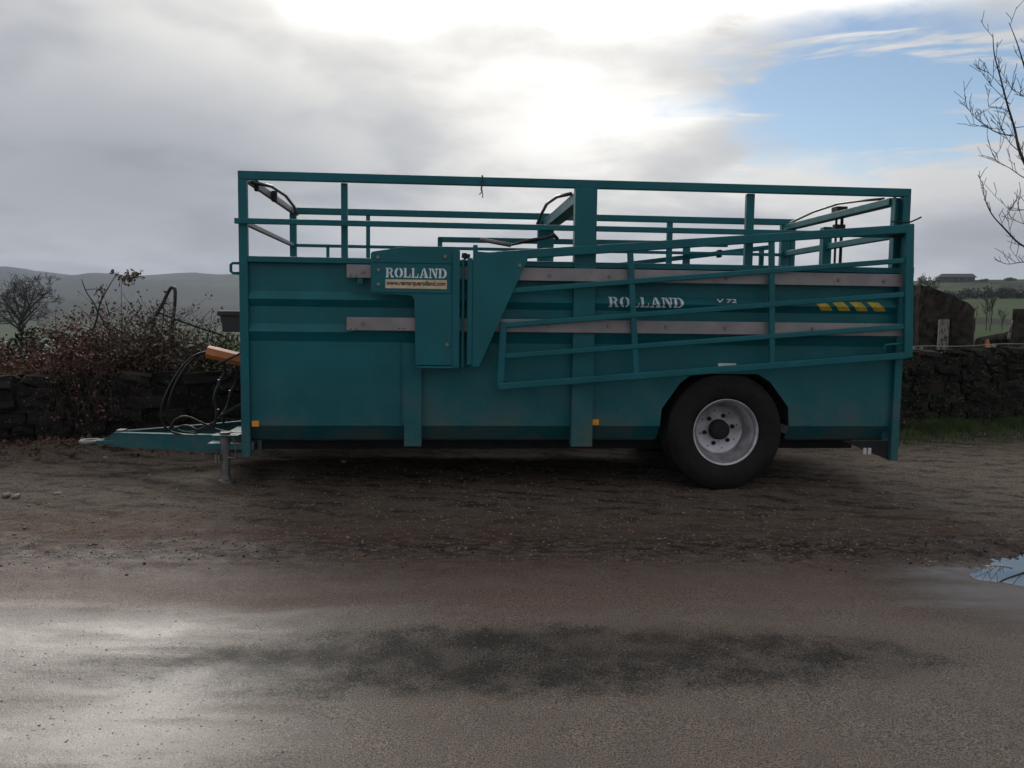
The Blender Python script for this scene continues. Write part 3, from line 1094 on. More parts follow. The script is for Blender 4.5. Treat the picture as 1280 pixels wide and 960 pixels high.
word('ROLLAND', 1.225, 1.735, 1.857, 1.938, lambda z: -.1150, 'lettering', door)
st = part(MB().box(1.222, 1.735, -.1150, -.1132, 1.768, 1.842), 'web_address_sticker', M['cream'], parent=door, bevel=0)
font_text('www.remarquerolland.com', 1.234, 1.724, 1.781, 1.834, -.1162, 'lettering', M['ink'], door, .28, .03)
word('ROLLAND', 3.15, 3.822, 1.638, 1.727, lambda z: PROF(z) - .003, 'lettering', tr)
font_text('V 72', 4.115, 4.30, 1.688, 1.722, PROF(1.690) - .004, 'lettering', M['white'], tr, 0, .02)['kind'] = 'stuff'
for k in range(4):
    x = 5.010 + k * .166
    bm = bmesh.new()
    vs = [bm.verts.new(p) for p in ((x, 0, 1.712), (x + .108, 0, 1.712), (x + .182, 0, 1.632), (x + .074, 0, 1.632))]
    bm.faces.new(vs)
    fit_print(bm, lambda z: PROF(z) - .003, 'warning_stripe', M['yellow'], tr)
part(MB().box(4.160, 4.325, .0465, .0492, 1.110, 1.150), 'sticker', M['paper'], bevel=0)
for x, z in ((.082, .577), (3.026, .594)):
    part(MB().box(x, x + .060, .022, .0495, z, z + .050), 'side_reflector', M['amber'], bevel=.004)

# lashing rings at both ends
part(MB().tube([(.0, .03, 1.962), (-.055, .03, 1.962), (-.072, .03, 1.948), (-.072, .03, 1.893), (-.055, .03, 1.878), (.0, .03, 1.878)], .0125, 8), 'lashing_ring', bevel=0, smooth=True)
part(MB().tube([(5.86, .03, 2.045), (5.915, .03, 2.045), (5.930, .03, 2.03), (5.930, .03, 1.90), (5.915, .03, 1.885), (5.86, .03, 1.885)], .009, 8), 'lashing_ring', bevel=0, smooth=True)
part(MB().box(5.862, 5.915, .02, .09, 1.97, 2.02), 'rear_lamp', M['black'])
part(MB().box(5.862, 5.905, .03, .09, 1.89, 1.962), 'lamp_lens', M['lens'])
part(MB().box(5.862, 5.885, .0, .06, 2.29, 2.335), 'rear_hinge', M['dark'])
part(MB().box(5.862, 5.892, .0, .06, 2.10, 2.15), 'rear_hinge', M['dark'])
# rear light board and flap under the tail
part(MB().prism([(5.35, .45), (5.79, .45), (5.79, .275), (5.55, .37)], .045, .052), 'rear_flap', M['dark'], bevel=0)
part(MB().box(5.545, 5.575, .030, .044, .325, .385).box(5.59, 5.62, .030, .044, .325, .385), 'marker_lens', M['lens'], bevel=.003)
part(MB().tube([(5.90, .10, 1.19), (5.90, .10, .80)], .008, 6), 'chain', M['dark'], bevel=0)

# running gear
for yy in (.55, W - .61):
    part(MB().box(-.02, 5.7, yy, yy + .06, .30, .438), 'chassis_beam', M['dark'])
for x in (1.40, 2.92, 5.2):
    part(MB().box(x, x + .06, .62, W - .62, .34, .43), 'cross_member', M['dark'])
part(MB().tube([(4.25, .35, .535), (4.25, W - .35, .535)], .06, 12), 'axle', M['dark'], bevel=0, smooth=True)
CX, CZ = 4.25, .528


def wheel(flip):
    we = empty('wheel', (0, 0, 0), 0, tr)
    fy = (lambda y: W - y) if flip else (lambda y: y)
    tp = [(.075, .292), (.045, .302), (.030, .330), (.020, .380), (.018, .420), (.026, .462), (.045, .498), (.058, .512), (.066, .524), (.085, .531),
          (.120, .534), (.124, .520), (.136, .520), (.140, .535), (.195, .536), (.199, .521), (.211, .521), (.215, .536), (.270, .535), (.274, .520), (.286, .520), (.290, .534),
          (.325, .531), (.345, .524), (.365, .498), (.384, .462), (.392, .420), (.390, .380), (.380, .330), (.365, .302), (.335, .292)]
    ty = MB().lathe([(fy(y), r) for y, r in tp], CX, CZ, 64, closed=True)
    for k in range(64):        # shoulder lugs of the tread
        t = 2 * math.pi * k / 64
        c_, s_ = math.cos(t), math.sin(t)
    part(ty, 'tyre', M['rubber'], we, bevel=0, smooth=True)
    rp = [(.062, .284), (.050, .292), (.044, .302), (.040, .303), (.040, .296), (.048, .282), (.070, .277), (.092, .272), (.104, .258), (.150, .252),
          (.162, .238), (.225, .232), (.240, .222), (.250, .205), (.250, .095)]
    part(MB().lathe([(fy(y), r) for y, r in rp], CX, CZ, 64), 'rim', M['rim'], we, bevel=0, smooth=True)
    hb = [(.252, .100), (.252, .089), (.185, .087), (.172, .078), (.165, .055), (.163, .0005)]
    part(MB().lathe([(fy(y), r) for y, r in hb], CX, CZ, 32), 'hub', M['dark'], we, bevel=0, smooth=True)
    hl = MB()
    for k in range(8):
        t = 2 * math.pi * (k + .3) / 8
        hl.tube([(CX + .178 * math.cos(t), fy(.2495), CZ + .178 * math.sin(t)), (CX + .178 * math.cos(t), fy(.2475), CZ + .178 * math.sin(t))], .007, 8)
    part(hl, 'rust_pits', M['dark'], we, bevel=0, kind='stuff')
    for k in range(6):
        t = 2 * math.pi * (k + .20) / 6
        p = (CX + .133 * math.cos(t), CZ + .133 * math.sin(t))
        nb = MB().tube([(p[0], fy(.252), p[1]), (p[0], fy(.232), p[1])], .020, 6).tube([(p[0], fy(.232), p[1]), (p[0], fy(.210), p[1])], .010, 8)
        part(nb, 'wheel_nut', M['dark'], we, bevel=0)


wheel(False)
wheel(True)

# drawbar, jack, hoses
db = empty('drawbar', (0, 0, 0), 0, tr)


def arm(sgn):
    mb = MB()
    yc = 1.245
    p = lambda x, off, z: (x, yc + sgn * off, z)
    # tapered web with a top flange
    sec = [(-1.62, .03, .243, .262), (-1.48, .06, .225, .354), (-.62, .42, .235, .385), (.06, .70, .262, .425)]
    vs, fs = [], []
    for x, o, z0, z1 in sec:
        vs += [p(x, o + .012, z0), p(x, o - .012, z0), p(x, o - .012, z1), p(x, o + .012, z1)]
    n = len(sec)
    for i in range(n - 1):
        for k in range(4):
            fs.append((i * 4 + k, i * 4 + (k + 1) % 4, i * 4 + 4 + (k + 1) % 4, i * 4 + 4 + k))
    fs += [(0, 1, 2, 3), tuple((n - 1) * 4 + k for k in (3, 2, 1, 0))]
    mb.add(vs, fs)
    for i in range(n - 1):
        (xa, oa, _, za), (xb, ob, _, zb) = sec[i], sec[i + 1]
        mb.add([p(xa, oa + .018, za), p(xa, oa - .055, za), p(xb, ob - .055, zb), p(xb, ob + .018, zb),
                p(xa, oa + .018, za + .010), p(xa, oa - .055, za + .010), p(xb, ob - .055, zb + .010), p(xb, ob + .018, zb + .010)],
               [(0, 3, 2, 1), (4, 5, 6, 7), (0, 1, 5, 4), (1, 2, 6, 5), (2, 3, 7, 6), (3, 0, 4, 7)])
    part(mb, 'drawbar_arm', parent=db, bevel=0)


arm(-1)
arm(1)
mb = MB()
ring = []
for k in range(25):
    t = 2 * math.pi * k / 24
    ring.append((-1.735 + .085 * math.cos(t), 1.245 + .085 * math.sin(t), .262))
mb.tube(ring, .024, 8, cap=False)
part(mb, 'towing_eye', M['steel'], parent=db, bevel=0, smooth=True)
part(MB().box(-1.655, -1.46, 1.17, 1.32, .245, .285), 'eye_plate', parent=db)
part(MB().box(-1.47, -1.40, 1.19, 1.30, .366, .385), 'coupling_nut', M['steel'], parent=db)
part(MB().box(-.42, .0, .50, 1.99, .30, .36), 'drawbar_beam', parent=db)
jk = empty('jack_stand', (0, 0, 0), 0, tr)
JX, JY = -.265, .53
part(MB().tube([(JX, JY, .20), (JX, JY, .46)], .046, 16), 'outer_tube', M['steel'], parent=jk, bevel=0, smooth=False)
part(MB().tube([(JX, JY, .05), (JX, JY, .22)], .038, 16), 'inner_tube', M['steel'], parent=jk, bevel=0)
part(MB().box(JX - .10, JX + .13, JY - .08, JY + .08, .430, .440), 'jack_bracket', parent=jk, bevel=.002)
part(MB().tube([(JX - .085, JY - .03, .232), (JX + .10, JY - .03, .225)], .011, 8).tube([(JX - .075, JY - .03, .185), (JX - .075, JY - .03, .262)], .014, 8).tube([(JX - .045, JY - .045, .20), (JX - .045, JY - .045, .26)], .012, 8), 'locking_pin', M['steel'], parent=jk, bevel=0)
part(MB().tube([(JX + .07, JY - .02, .43), (JX + .10, JY - .03, .30), (JX + .095, JY - .03, .23)], .006, 6), 'pin_chain', M['steel'], parent=jk, bevel=0)
jz = -.01
part(MB().lathe([(0, .001), (0, .085)], 0, 0, 4) if False else MB().tube([(JX, JY, -.02), (JX, JY, .016), (JX, JY, .028), (JX, JY, .06)], [.068, .066, .046, .043], 16), 'foot_plate', M['steel'], parent=jk, bevel=0)


def smooth_path(pts, n=8):
    out = []
    P = [Vector(p) for p in pts]
    for i in range(len(P) - 1):
        a, b, c, d = P[max(i - 1, 0)], P[i], P[i + 1], P[min(i + 2, len(P) - 1)]
        for k in range(n):
            t = k / n
            out.append(.5 * ((2 * b) + (c - a) * t + (2 * a - 5 * b + 4 * c - d) * t * t + (3 * b - a - 3 * c + d) * t ** 3))
    out.append(P[-1])
    return out


def hose(pts, r=.010, mat='hose', name='hydraulic_hose'):
    part(MB().tube(smooth_path(pts), r, 8), name, M[mat], bevel=0, smooth=True)


HY = .95
# orange holder for the hose ends, fixed to the front panel
ho = MB()
ho.tube([(-.46, .72, 1.185), (.0, .72, 1.075)], .060, 6)
part(ho, 'hose_holder', M['orange'], bevel=.004)
hose([(-.43, .72, 1.17), (-.58, .74, 1.13), (-.76, .78, .90), (-.87, .84, .62), (-.84, .90, .46), (-.70, .94, .40), (-.50, .95, .48), (-.30, .9, .62), (.0, .8, .66)])
hose([(-.43, .70, 1.19), (-.60, .71, 1.13), (-.78, .75, .92), (-.91, .80, .64), (-.90, .86, .46), (-.78, .92, .385), (-.62, .95, .40), (-.45, .95, .50), (-.34, .92, .66), (-.30, .9, .80)], .010)
hose([(-.86, .85, .43), (-.80, .84, .53), (-.70, .86, .56), (-.58, .90, .50), (-.45, .93, .43), (-.30, .9, .40)], .011)
hose([(-.82, .84, .44), (-.70, .83, .48), (-.60, .85, .42), (-.72, .88, .385), (-.84, .86, .41)], .010)
hose([(-.30, .9, .40), (-.18, .8, .41), (-.05, .7, .46), (.0, .7, .48)], .012)
part(MB().tube([(-.38, .64, 1.06), (.0, .56, 1.235)], .011, 8), 'support_rod', M['black'], bevel=0)
for pts in ([(-.46, .90, .45), (-.43, .89, .60), (-.45, .88, .74), (-.40, .88, .88), (-.34, .86, 1.0), (-.33, .76, 1.12)],
            [(-.36, .92, .44), (-.38, .90, .56), (-.33, .89, .66), (-.30, .88, .78), (-.24, .85, .90), (-.2, .75, 1.1)]):
    hose(pts, .012)
    for q in (pts[1], pts[3]):
        part(MB().tube([(q[0], q[1], q[2] - .03), (q[0] + .006, q[1], q[2] + .03)], .020, 8), 'hose_coupling', M['black'], bevel=.003)
part(MB().tube([(-.36, .86, .58), (-.08, .80, .74)], .020, 8).tube([(-.40, .86, .56), (-.36, .86, .58)], .011, 8), 'jack_crank', M['dark'], bevel=0)
# black bin on the front panel
bn = part(MB().prism([(-.245, 1.375), (-.02, 1.375), (-.02, 1.535), (-.255, 1.535)], .40, .66), 'tool_bin', M['black'], bevel=.008)
part(MB().box(-.28, -.01, .375, .685, 1.515, 1.562), 'bin_lid', M['black'], parent=bn, bevel=.008)
part(MB().box(-.285, -.262, .50, .56, 1.455, 1.515), 'bin_catch', M['black'], parent=bn)

# frayed twine hanging from the near top rail
mb = MB()
mb.tube([(2.03, -.012, 2.735), (2.03, -.014, 2.655), (2.022, -.012, 2.62), (2.03, -.014, 2.60)], .008, 6)
mb.tube([(2.03, -.014, 2.60), (2.015, -.02, 2.58), (2.004, -.02, 2.572)], .004, 5)
mb.tube([(2.03, -.014, 2.60), (2.036, -.015, 2.57), (2.033, -.015, 2.545)], .004, 5)
tw = mb.build('baler_twine', M['twine'])
tw.matrix_world = Matrix.Translation((TX, TY, 0)) @ Matrix.Rotation(YAW, 4, 'Z')
tag(tw, 'frayed bit of dark twine knotted round the upper rail', 'twine')


# ------------------------------------------------------------------ vegetation
def px(u, v, D):
    """world point seen at photo pixel (u, v) at distance D along Y; used to set out the plants where they grow"""
    d = _f + _r * ((u - 640) / 1043.7) - _u * ((v - 480) / 1043.7)
    t = D / d.y
    return Vector((d.x * t, d.y * t, 1.563 + d.z * t))


def branch(mb, rng, p, d, length, r, depth, n=5, spread=.55, twig=3, up=.15, minr=.0025):
    pts, rs_ = [Vector(p)], [r]
    d = Vector(d).normalized()
    seg = 5 if depth > 1 else 3
    for i in range(seg):
        d = (d + Vector((rng.gauss(0, .10), rng.gauss(0, .10), rng.gauss(0, .08) + up * .12))).normalized()
        pts.append(pts[-1] + d * length / seg)
        rs_.append(max(r * (1 - .62 * (i + 1) / seg), minr))
    mb.tube(pts, rs_, n if r > .012 else 4, cap=False)
    if depth <= 0: return
    for k in range(twig):
        t = .25 + .75 * (k + rng.random()) / twig
        i = min(int(t * seg), seg - 1)
        q = pts[i].lerp(pts[i + 1], t * seg - i)
        dd = (pts[i + 1] - pts[i]).normalized()
        side = Vector((rng.gauss(0, 1), rng.gauss(0, 1), rng.gauss(0, .7)))
        side = (side - dd * side.dot(dd)).normalized()
        nd = (dd * (1 - spread) + side * spread + Vector((0, 0, up))).normalized()
        branch(mb, rng, q, nd, length * rng.uniform(.42, .68), max(rs_[i] * .55, minr), depth - 1, n, spread, twig, up, minr)


def leaf_cloud(name, n, pos_fn, size, mat, parent, seed, droop=.3):
    """n small folded leaves; pos_fn(rng) gives a point"""
    rng = np.random.RandomState(seed)
    P = np.array([pos_fn(rng) for _ in range(n)])
    a = rng.normal(size=(n, 3))
    a[:, 2] -= droop
    a /= np.linalg.norm(a, axis=1)[:, None]
    b = np.cross(a, rng.normal(size=(n, 3)))
    b /= np.linalg.norm(b, axis=1)[:, None]
    c = np.cross(a, b)
    s = size * rng.uniform(.35, 1.4, size=(n, 1))
    V = np.stack([P, P + a * s * .5 + b * s * .34 + c * s * .10, P + a * s, P + a * s * .5 - b * s * .34 + c * s * .10], 1).reshape(-1, 3)
    k = np.arange(n)[:, None] * 4
    F = np.concatenate([k + np.array([[0, 1, 2]]), k + np.array([[0, 2, 3]])])
    o = np_mesh(name, V, F, mat, parent)
    o['kind'] = 'stuff'
    return o


def bush(name, label, cat, c, rad, nleaf, leaf, mat, stemn, stem_len, seed, group=None, stem_mat='stem', base_z=None):
    """bramble: arching stems from the base, leaves along the stems and through the clump"""
    rng = random.Random(seed)
    bz = tz(c[0], c[1]) if base_z is None else base_z
    root = empty(name, (c[0], c[1], bz))
    tag(root, label, cat, group)
    mb = MB()
    tips = []
    for k in range(stemn):
        th = rng.uniform(0, 2 * math.pi)
        rr = rng.random() ** .5
        p = Vector((rad[0] * .8 * rr * math.cos(th), rad[1] * .8 * rr * math.sin(th), -.05))
        lean = Vector((rng.gauss(0, .5), rng.gauss(0, .35), 1.2)).normalized()
        ln = stem_len * rng.uniform(.5, 1.1)
        pts, q, d = [p], p.copy(), lean
        for i in range(7):
            d = (d + Vector((lean.x * .10 + rng.gauss(0, .10), lean.y * .10 + rng.gauss(0, .08), -.16))).normalized()
            q = q + d * ln / 7
            pts.append(q.copy())
        r0 = rng.uniform(.004, .009)
        mb.tube(pts, [r0 * (1 - .1 * i) for i in range(8)], 4, cap=False)
        tips += pts[2:]
    mb.build('stems', M[stem_mat], root, kind='stuff')
    tp = np.array([tuple(t) for t in tips])
    cl = np.array([(rng.gauss(0, rad[0] * .5), rng.gauss(0, rad[1] * .5), abs(rng.gauss(.1, rad[2] * .45))) for _ in range(max(12, nleaf // 70))])

    def pos(rg):
        if rg.rand() < .45:
            p = tp[rg.randint(len(tp))] + rg.normal(size=3) * .035
        else:
            p = cl[rg.randint(len(cl))] + rg.normal(size=3) * np.array([.13, .11, .10]) * max(rad[2], .4)
        p[2] = max(p[2], .0)
        return p
    leaf_cloud('leaves', nleaf, pos, leaf, mat, root, seed)
    return root


# brambles and dead shrubs behind the wall, left of the trailer
def behind(u, off):
    """spot off metres behind the wall on the sight line of column u"""
    s = (u - 640) / 1043.7
    y = (9.13 + .228 * 5.65) / (1 - .228 * s)
    y = y + .34 + off
    return (s * y, y)


bush('bramble_bush', 'red-brown bramble bush with a ragged peak behind the wall', 'bush', behind(90, .35), (.36, .30, .62), 4940, .042, M['leaf_red'], 70, .95, 21)
bush('bramble_bush', 'low brown bramble at the photo edge under the far bare tree', 'bush', behind(8, .3), (.42, .30, .34), 3610, .042, M['leaf_brown'], 45, .55, 22)
bush('bramble_bush', 'grey-brown tangle of brambles around the bent pipe', 'bush', behind(185, .35), (.62, .36, .78), 9500, .036, M['leaf_grey'], 210, 1.25, 23)
bush('bramble_bush', 'brown bramble thicket close left of the bent pipe', 'bush', behind(140, .55), (.46, .34, .74), 7200, .038, M['leaf_brown'], 130, 1.1, 24)
bush('bramble_bush', 'thin leafy shoot with a rust brown tip between pipe and trailer', 'bush', behind(240, .25), (.16, .16, .52), 988, .050, M['leaf_red'], 10, .85, 25)
bush('green_shrub', 'greenish low shrub over the wall next to the black bin', 'shrub', behind(278, .40), (.46, .34, .46), 4200, .036, M['leaf_green'], 190, .95, 26)
bush('evergreen_bush', 'dark evergreen bush low beneath the far bare tree', 'bush', behind(30, 1.6), (.75, .4, .48), 7980, .055, M['leaf_dark'], 24, .6, 27)

# ivy and dead brambles spilling over the wall face
iv = empty('ivy', (0, 0, 0))
p0 = behind(110, -.34)
iv.location = (p0[0], p0[1], 0)
tag(iv, 'dead brown creeper spilling down the front of the wall', 'creeper')
rng = random.Random(31)
mb = MB()
tp = []
for k in range(34):
    x = rng.gauss(0, .22)
    y = .228 * x - .04
    pts = [Vector((x, y + .25, .98)), Vector((x, y, .95))]
    q = pts[-1].copy()
    for i in range(6):
        q = q + Vector((rng.gauss(0, .05), rng.gauss(-.012, .02), -rng.uniform(.04, .16)))
        q.y = min(q.y, .228 * q.x - .03)
        if q.z < .1: break
        pts.append(q.copy())
    mb.tube(pts, .004, 4, cap=False)
    tp += [tuple(t) for t in pts[1:]]
mb.build('stems', M['stem'], iv, kind='stuff')
tp = np.array(tp)
leaf_cloud('leaves', 330, lambda rg: tp[rg.randint(len(tp))] + rg.normal(size=3) * np.array([.05, .03, .05]), .034, M['leaf_brown'], iv, 33)

# bare sapling with a few dead leaves on top
sp_base = behind(115, .30)
sap = empty('sapling', (sp_base[0], sp_base[1], tz(*sp_base)))
tag(sap, 'bare forked sapling with dead leaves left on its tip', 'sapling')
D = sp_base[1]
o3 = Vector(sap.location)
lines = [([(114, 418), (122, 390), (108, 365), (102, 349)], .014), ([(122, 392), (127, 375), (138, 355), (146, 342)], .011), ([(122, 390), (128, 400), (137, 420)], .010),
         ([(126, 380), (128, 368)], .009), ([(108, 362), (125, 361), (135, 362)], .005), ([(146, 342), (158, 346), (170, 342)], .005), ([(117, 370), (124, 361)], .005),
         ([(132, 376), (136, 392)], .007), ([(137, 394), (136, 392), (148, 386), (152, 380)], .006), ([(114, 418), (112, 440), (113, 462)], .016),
         ([(172, 374), (176, 384), (168, 396), (150, 408), (146, 440)], .006)]
mb = MB()
rng = random.Random(4)
for ln, r in lines:
    pts = [px(u, v, D + rng.uniform(-.04, .04)) - o3 for u, v in ln]
    mb.tube(smooth_path(pts, 4), [max(r * (1 - .06 * i), .003) for i in range((len(pts) - 1) * 4 + 1)], 5, cap=False)
mb.build('trunk', M['bark_grey'], sap, kind='stuff')
cl = [px(u, v, D) - o3 for u, v in ((158, 347), (163, 343), (168, 346), (161, 353), (172, 342), (146, 344), (127, 360), (174, 345), (152, 350))]
leaf_cloud('dead_leaves', 130, lambda rg: np.array(cl[rg.randint(len(cl))]) + rg.normal(size=3) * np.array([.022, .03, .022]), .055, M['leaf_grey'], sap, 41)

# bent dark pipe stuck in the brambles
bp = behind(205, .40)
D = bp[1]
o3 = Vector((bp[0], bp[1], tz(*bp)))
bent = empty('bent_pipe', o3)
tag(bent, 'dark bent pipe standing as a narrow hook in the brambles', 'pipe')
b1 = [px(u, v, D) - o3 for u, v in ((186, 440), (192, 402), (203, 380), (212, 362), (216, 359.5), (219, 364), (218, 385), (215, 410), (213, 450))]
MB().tube(smooth_path(b1, 5), .021, 10).build('pipe', M['black'], bent, smooth=True)
MB().tube([px(u, v, D + .06) - o3 for u, v in ((203, 376), (205, 390), (203, 410), (199, 440))], .009, 6).build('wire', M['black'], bent)
sl = behind(250, .5)
st_ = MB().tube(smooth_path([px(u, v, sl[1]) for u, v in ((196, 390), (222, 400), (250, 410), (275, 418), (290, 428))], 4), .013, 6)
so = st_.build('dead_branch', M['bark'])
tag(so, 'long dead branch sloping down from the pipe towards the trailer', 'branch')


# bare trees
def bare_tree(name, label, base, height, r, seed, depth=4, n_limb=6, spread=.5, group=None, twig=4, minr=.004, mat='bark_grey', flat=.9):
    rng = random.Random(seed)
    root = empty(name, base)
    tag(root, label, 'tree', group)
    mb = MB()
    th = height * .28
    pts = [(0, 0, -.4), (rng.gauss(0, .02) * height, 0, th * .5), (rng.gauss(0, .03) * height, 0, th), (0, 0, height * .5)]
    mb.tube(pts, [r, r * .85, r * .7, r * .35], 8)
    mb.build('trunk', M[mat], root, smooth=True)
    cr = MB()
    for k in range(n_limb):
        t = 2 * math.pi * (k + rng.random() * .6) / n_limb
        z = rng.uniform(.55, 1.6) * th
        d = Vector((math.cos(t) * flat, math.sin(t) * flat, rng.uniform(.5, 1.3)))
        branch(cr, rng, (0, 0, z), d, height * rng.uniform(.38, .55), r * .5, depth - 1, 5, spread, twig, .12, minr)
    cr.build('crown', M[mat], root, kind='stuff')
    return root


b = px(28, 408, 46)
bare_tree('bare_tree', 'round bare tree standing in the valley field beyond the brambles', (b.x, b.y, b.z - 1.0), 3.7, .13, 53, 5, 11, .58, twig=4, minr=.007)
b = px(1162, 352, 170)
bare_tree('bare_tree', 'small bare tree on the ridge beside the far house', (b.x, b.y, tz(b.x, b.y) - .3), 4.2, .16, 52, 4, 7, .55, twig=4, minr=.03)

# big bare tree at the right, its trunk out of frame, limbs reaching in
D = 13.6
tb = px(1352, 470, D)
root = empty('bare_tree', (tb.x, tb.y, tz(tb.x, tb.y)))
tag(root, 'tall bare tree with thin twigs reaching in above the log pile', 'tree')
o3 = Vector(root.location)
rng = random.Random(77)
trk = [px(u, v, D) - o3 for u, v in ((1352, 500), (1350, 420), (1340, 330), (1318, 270), (1316, 160), (1324, 20), (1320, -120))]
MB().tube(smooth_path(trk, 4), [.15 - .0055 * i for i in range(25)], 10).build('trunk', M['bark_grey'], root, smooth=True)
limbs = [
    ([(1318, 268), (1292, 225), (1275, 190), (1268, 160), (1259, 130), (1250, 95), (1243, 68), (1241, 42)], .030),
    ([(1266, 170), (1245, 165), (1225, 152), (1215, 142), (1204, 127)], .012),
    ([(1256, 162), (1236, 160), (1214, 155)], .006),
    ([(1318, 150), (1300, 128), (1287, 105), (1278, 75), (1270, 50), (1261, 28)], .022),
    ([(1280, 80), (1285, 60), (1288, 40)], .008),
    ([(1340, 335), (1302, 318), (1275, 305), (1255, 285), (1240, 268), (1231, 248), (1228, 226)], .022),
    ([(1290, 327), (1275, 328), (1258, 330), (1243, 323)], .010),
    ([(1292, 222), (1280, 222), (1262, 210), (1248, 203), (1240, 192)], .010),
    ([(1275, 190), (1262, 178), (1252, 160), (1247, 152)], .008),
    ([(1300, 260), (1283, 262), (1262, 262), (1250, 248)], .009),
    ([(1310, 290), (1290, 284), (1270, 276), (1252, 270)], .009),
    ([(1262, 130), (1250, 118), (1238, 105), (1236, 94)], .007),
    ([(1255, 112), (1243, 98), (1234, 90), (1224, 86)], .006),
    ([(1258, 125), (1266, 108), (1270, 92)], .006),
    ([(1300, 130), (1286, 122), (1272, 118), (1258, 100)], .007),
    ([(1268, 160), (1285, 158), (1296, 162)], .007),
    ([(1262, 140), (1252, 136), (1237, 134), (1236, 132)], .005),
    ([(1316, 170), (1330, 120), (1345, 60), (1350, -20)], .03),
    ([(1320, 60), (1300, 20), (1290, -30)], .02),
]
cr = MB()
for ln, r in limbs:
    pts = smooth_path([px(u, v, D + rng.uniform(-.16, .16) * (1 if i else 0)) - o3 for i, (u, v) in enumerate(ln)], 4)
    n = len(pts)
    cr.tube(pts, [max(r * (1 - .85 * i / n), .0042) for i in range(n)], 6, cap=False)
    for i in range(3, n - 1):
        if rng.random() < .55:
            dd = (pts[i + 1] - pts[i]).normalized()
            side = Vector((rng.gauss(-.1, 1), rng.gauss(0, .8), rng.gauss(.3, .6)))
            branch(cr, rng, pts[i], dd * .5 + side.normalized() * .6 + Vector((0, 0, .35)), rng.uniform(.12, .42), max(.007 * (1 - .6 * i / n), .0045), 1, 4, .5, 2, .3, .0040)
cr.build('crown', M['bark_grey'], root, kind='stuff')


# ------------------------------------------------------------------ log pile behind the wall, right
def trunk_piece(name, label, cat, base, pts, rads, mat, seed, cap_mat=None, group=None):
    rng = random.Random(seed)
    n = 18
    vs, fs = [], []
    P = [Vector(p) for p in pts]
    lump = [1 + rng.uniform(-.13, .13) for _ in range(n)]
    for i, p in enumerate(P):
        d = (P[min(i + 1, len(P) - 1)] - P[max(i - 1, 0)]).normalized()
        a = Vector((0, 1, 0)) - d * d.y
        a.normalize()
        b_ = d.cross(a)
        for k in range(n):
            t = 2 * math.pi * k / n
            rr = rads[i] * lump[k] * (1 + rng.uniform(-.05, .05))
            vs.append(p + (a * math.cos(t) + b_ * math.sin(t)) * rr)
    for i in range(len(P) - 1):
        for k in range(n):
            fs.append((i * n + k, i * n + (k + 1) % n, (i + 1) * n + (k + 1) % n, (i + 1) * n + k))
    root = empty(name, base)
    tag(root, label, cat, group)
    MB().add(vs, fs).build('bark', M[mat], root)
    MB().add([v for v in vs[-n:]], [tuple(range(n))]).build('cut_face', M[cap_mat or mat], root)
    MB().add([v for v in vs[:n]], [tuple(range(n))]).build('cut_face', M[cap_mat or mat], root)
    return root


def pile(u, v, D):
    p = px(u, v, D)
    return p


D = 13.0
b = pile(1174, 432, D)
zb = tz(b.x, b.y) - .05
bz = Vector((b.x, b.y, zb))
P = lambda u, v, d=0: px(u, v, D + d) - bz
# big dark trunk section on end, its top cut at a slant
rng = random.Random(61)
mb = MB()
n = 48
rings = []
for i, f in enumerate((0, .12, .25, .38, .5, .62, .75, .88, 1.0)):
    ring_ = []
    for k in range(n):
        t = 2 * math.pi * k / n
        rx = .44 * (1 + .07 * math.sin(3 * t + 1) + .03 * math.sin(11 * t + f) + rng.uniform(-.025, .025)) * (.93 + .12 * f)
        xx = rx * math.cos(t)
        zt_ = .90 - .19 * (xx / .44) + rng.uniform(-.02, .02)
        ring_.append((xx - .03 + .04 * f, .36 * math.sin(t) * (1 + rng.uniform(-.06, .06)), -.05 + (zt_ + .05) * f))
    rings += ring_
fs = [(i * n + k, i * n + (k + 1) % n, (i + 1) * n + (k + 1) % n, (i + 1) * n + k) for i in range(8) for k in range(n)]
big = empty('tree_stump', bz)
tag(big, 'big dark tree stump with a slanting top right behind the trailer', 'stump')
MB().add(rings, fs).build('bark', M['bark'], big)
MB().add(rings[-n:], [tuple(range(n))]).build('cut_face', M['bark'], big)

def upright(name, label, u0, u1, vt, D, mat, seed, lean=0.0, cap=None, cat='log'):
    a, b_ = px(u0, 431, D), px(u1, 431, D)
    c = (a + b_) / 2
    zb = tz(c.x, c.y) - .03
    top = px((u0 + u1) / 2, vt, D).z
    r = (b_.x - a.x) / 2
    h = top - zb
    return trunk_piece(name, label, cat, (c.x, c.y, zb), [(0, 0, 0), (lean * .4, 0, h * .4), (lean, 0, h)], [r * 1.05, r, r * .97], mat, seed, cap)


upright('birch_log', 'pale birch log with flaking bark standing before the dark stump', 1172, 1185, 399, 12.42, 'birch', 62)
upright('cut_log', 'short dark log standing between the birch log and orange wedge', 1187, 1214, 398, 12.5, 'bark', 63, .02)
upright('tree_stump', 'dark upright stump at the extreme right of the wall', 1266, 1300, 387, 12.95, 'bark', 64, .03, cat='stump')
# orange wedge of fresh wood
b = px(1224, 431, 12.6)
zb = wall_top(b.x) + .0
ow = MB().add([(-.062, -.05, -.1), (.058, -.05, -.1), (.05, .06, -.1), (-.05, .06, -.1), (-.012, -.02, .125), (.014, -.02, .128), (.010, .02, .12), (-.012, .02, .12)],
              [(0, 3, 2, 1), (4, 5, 6, 7), (0, 1, 5, 4), (1, 2, 6, 5), (2, 3, 7, 6), (3, 0, 4, 7)]).build('wood_wedge', M['cutwood'])
ow.location = (b.x, wally(b.x) + .38, zb)
tag(ow, 'small bright orange wedge of fresh cut wood behind the wall', 'firewood')
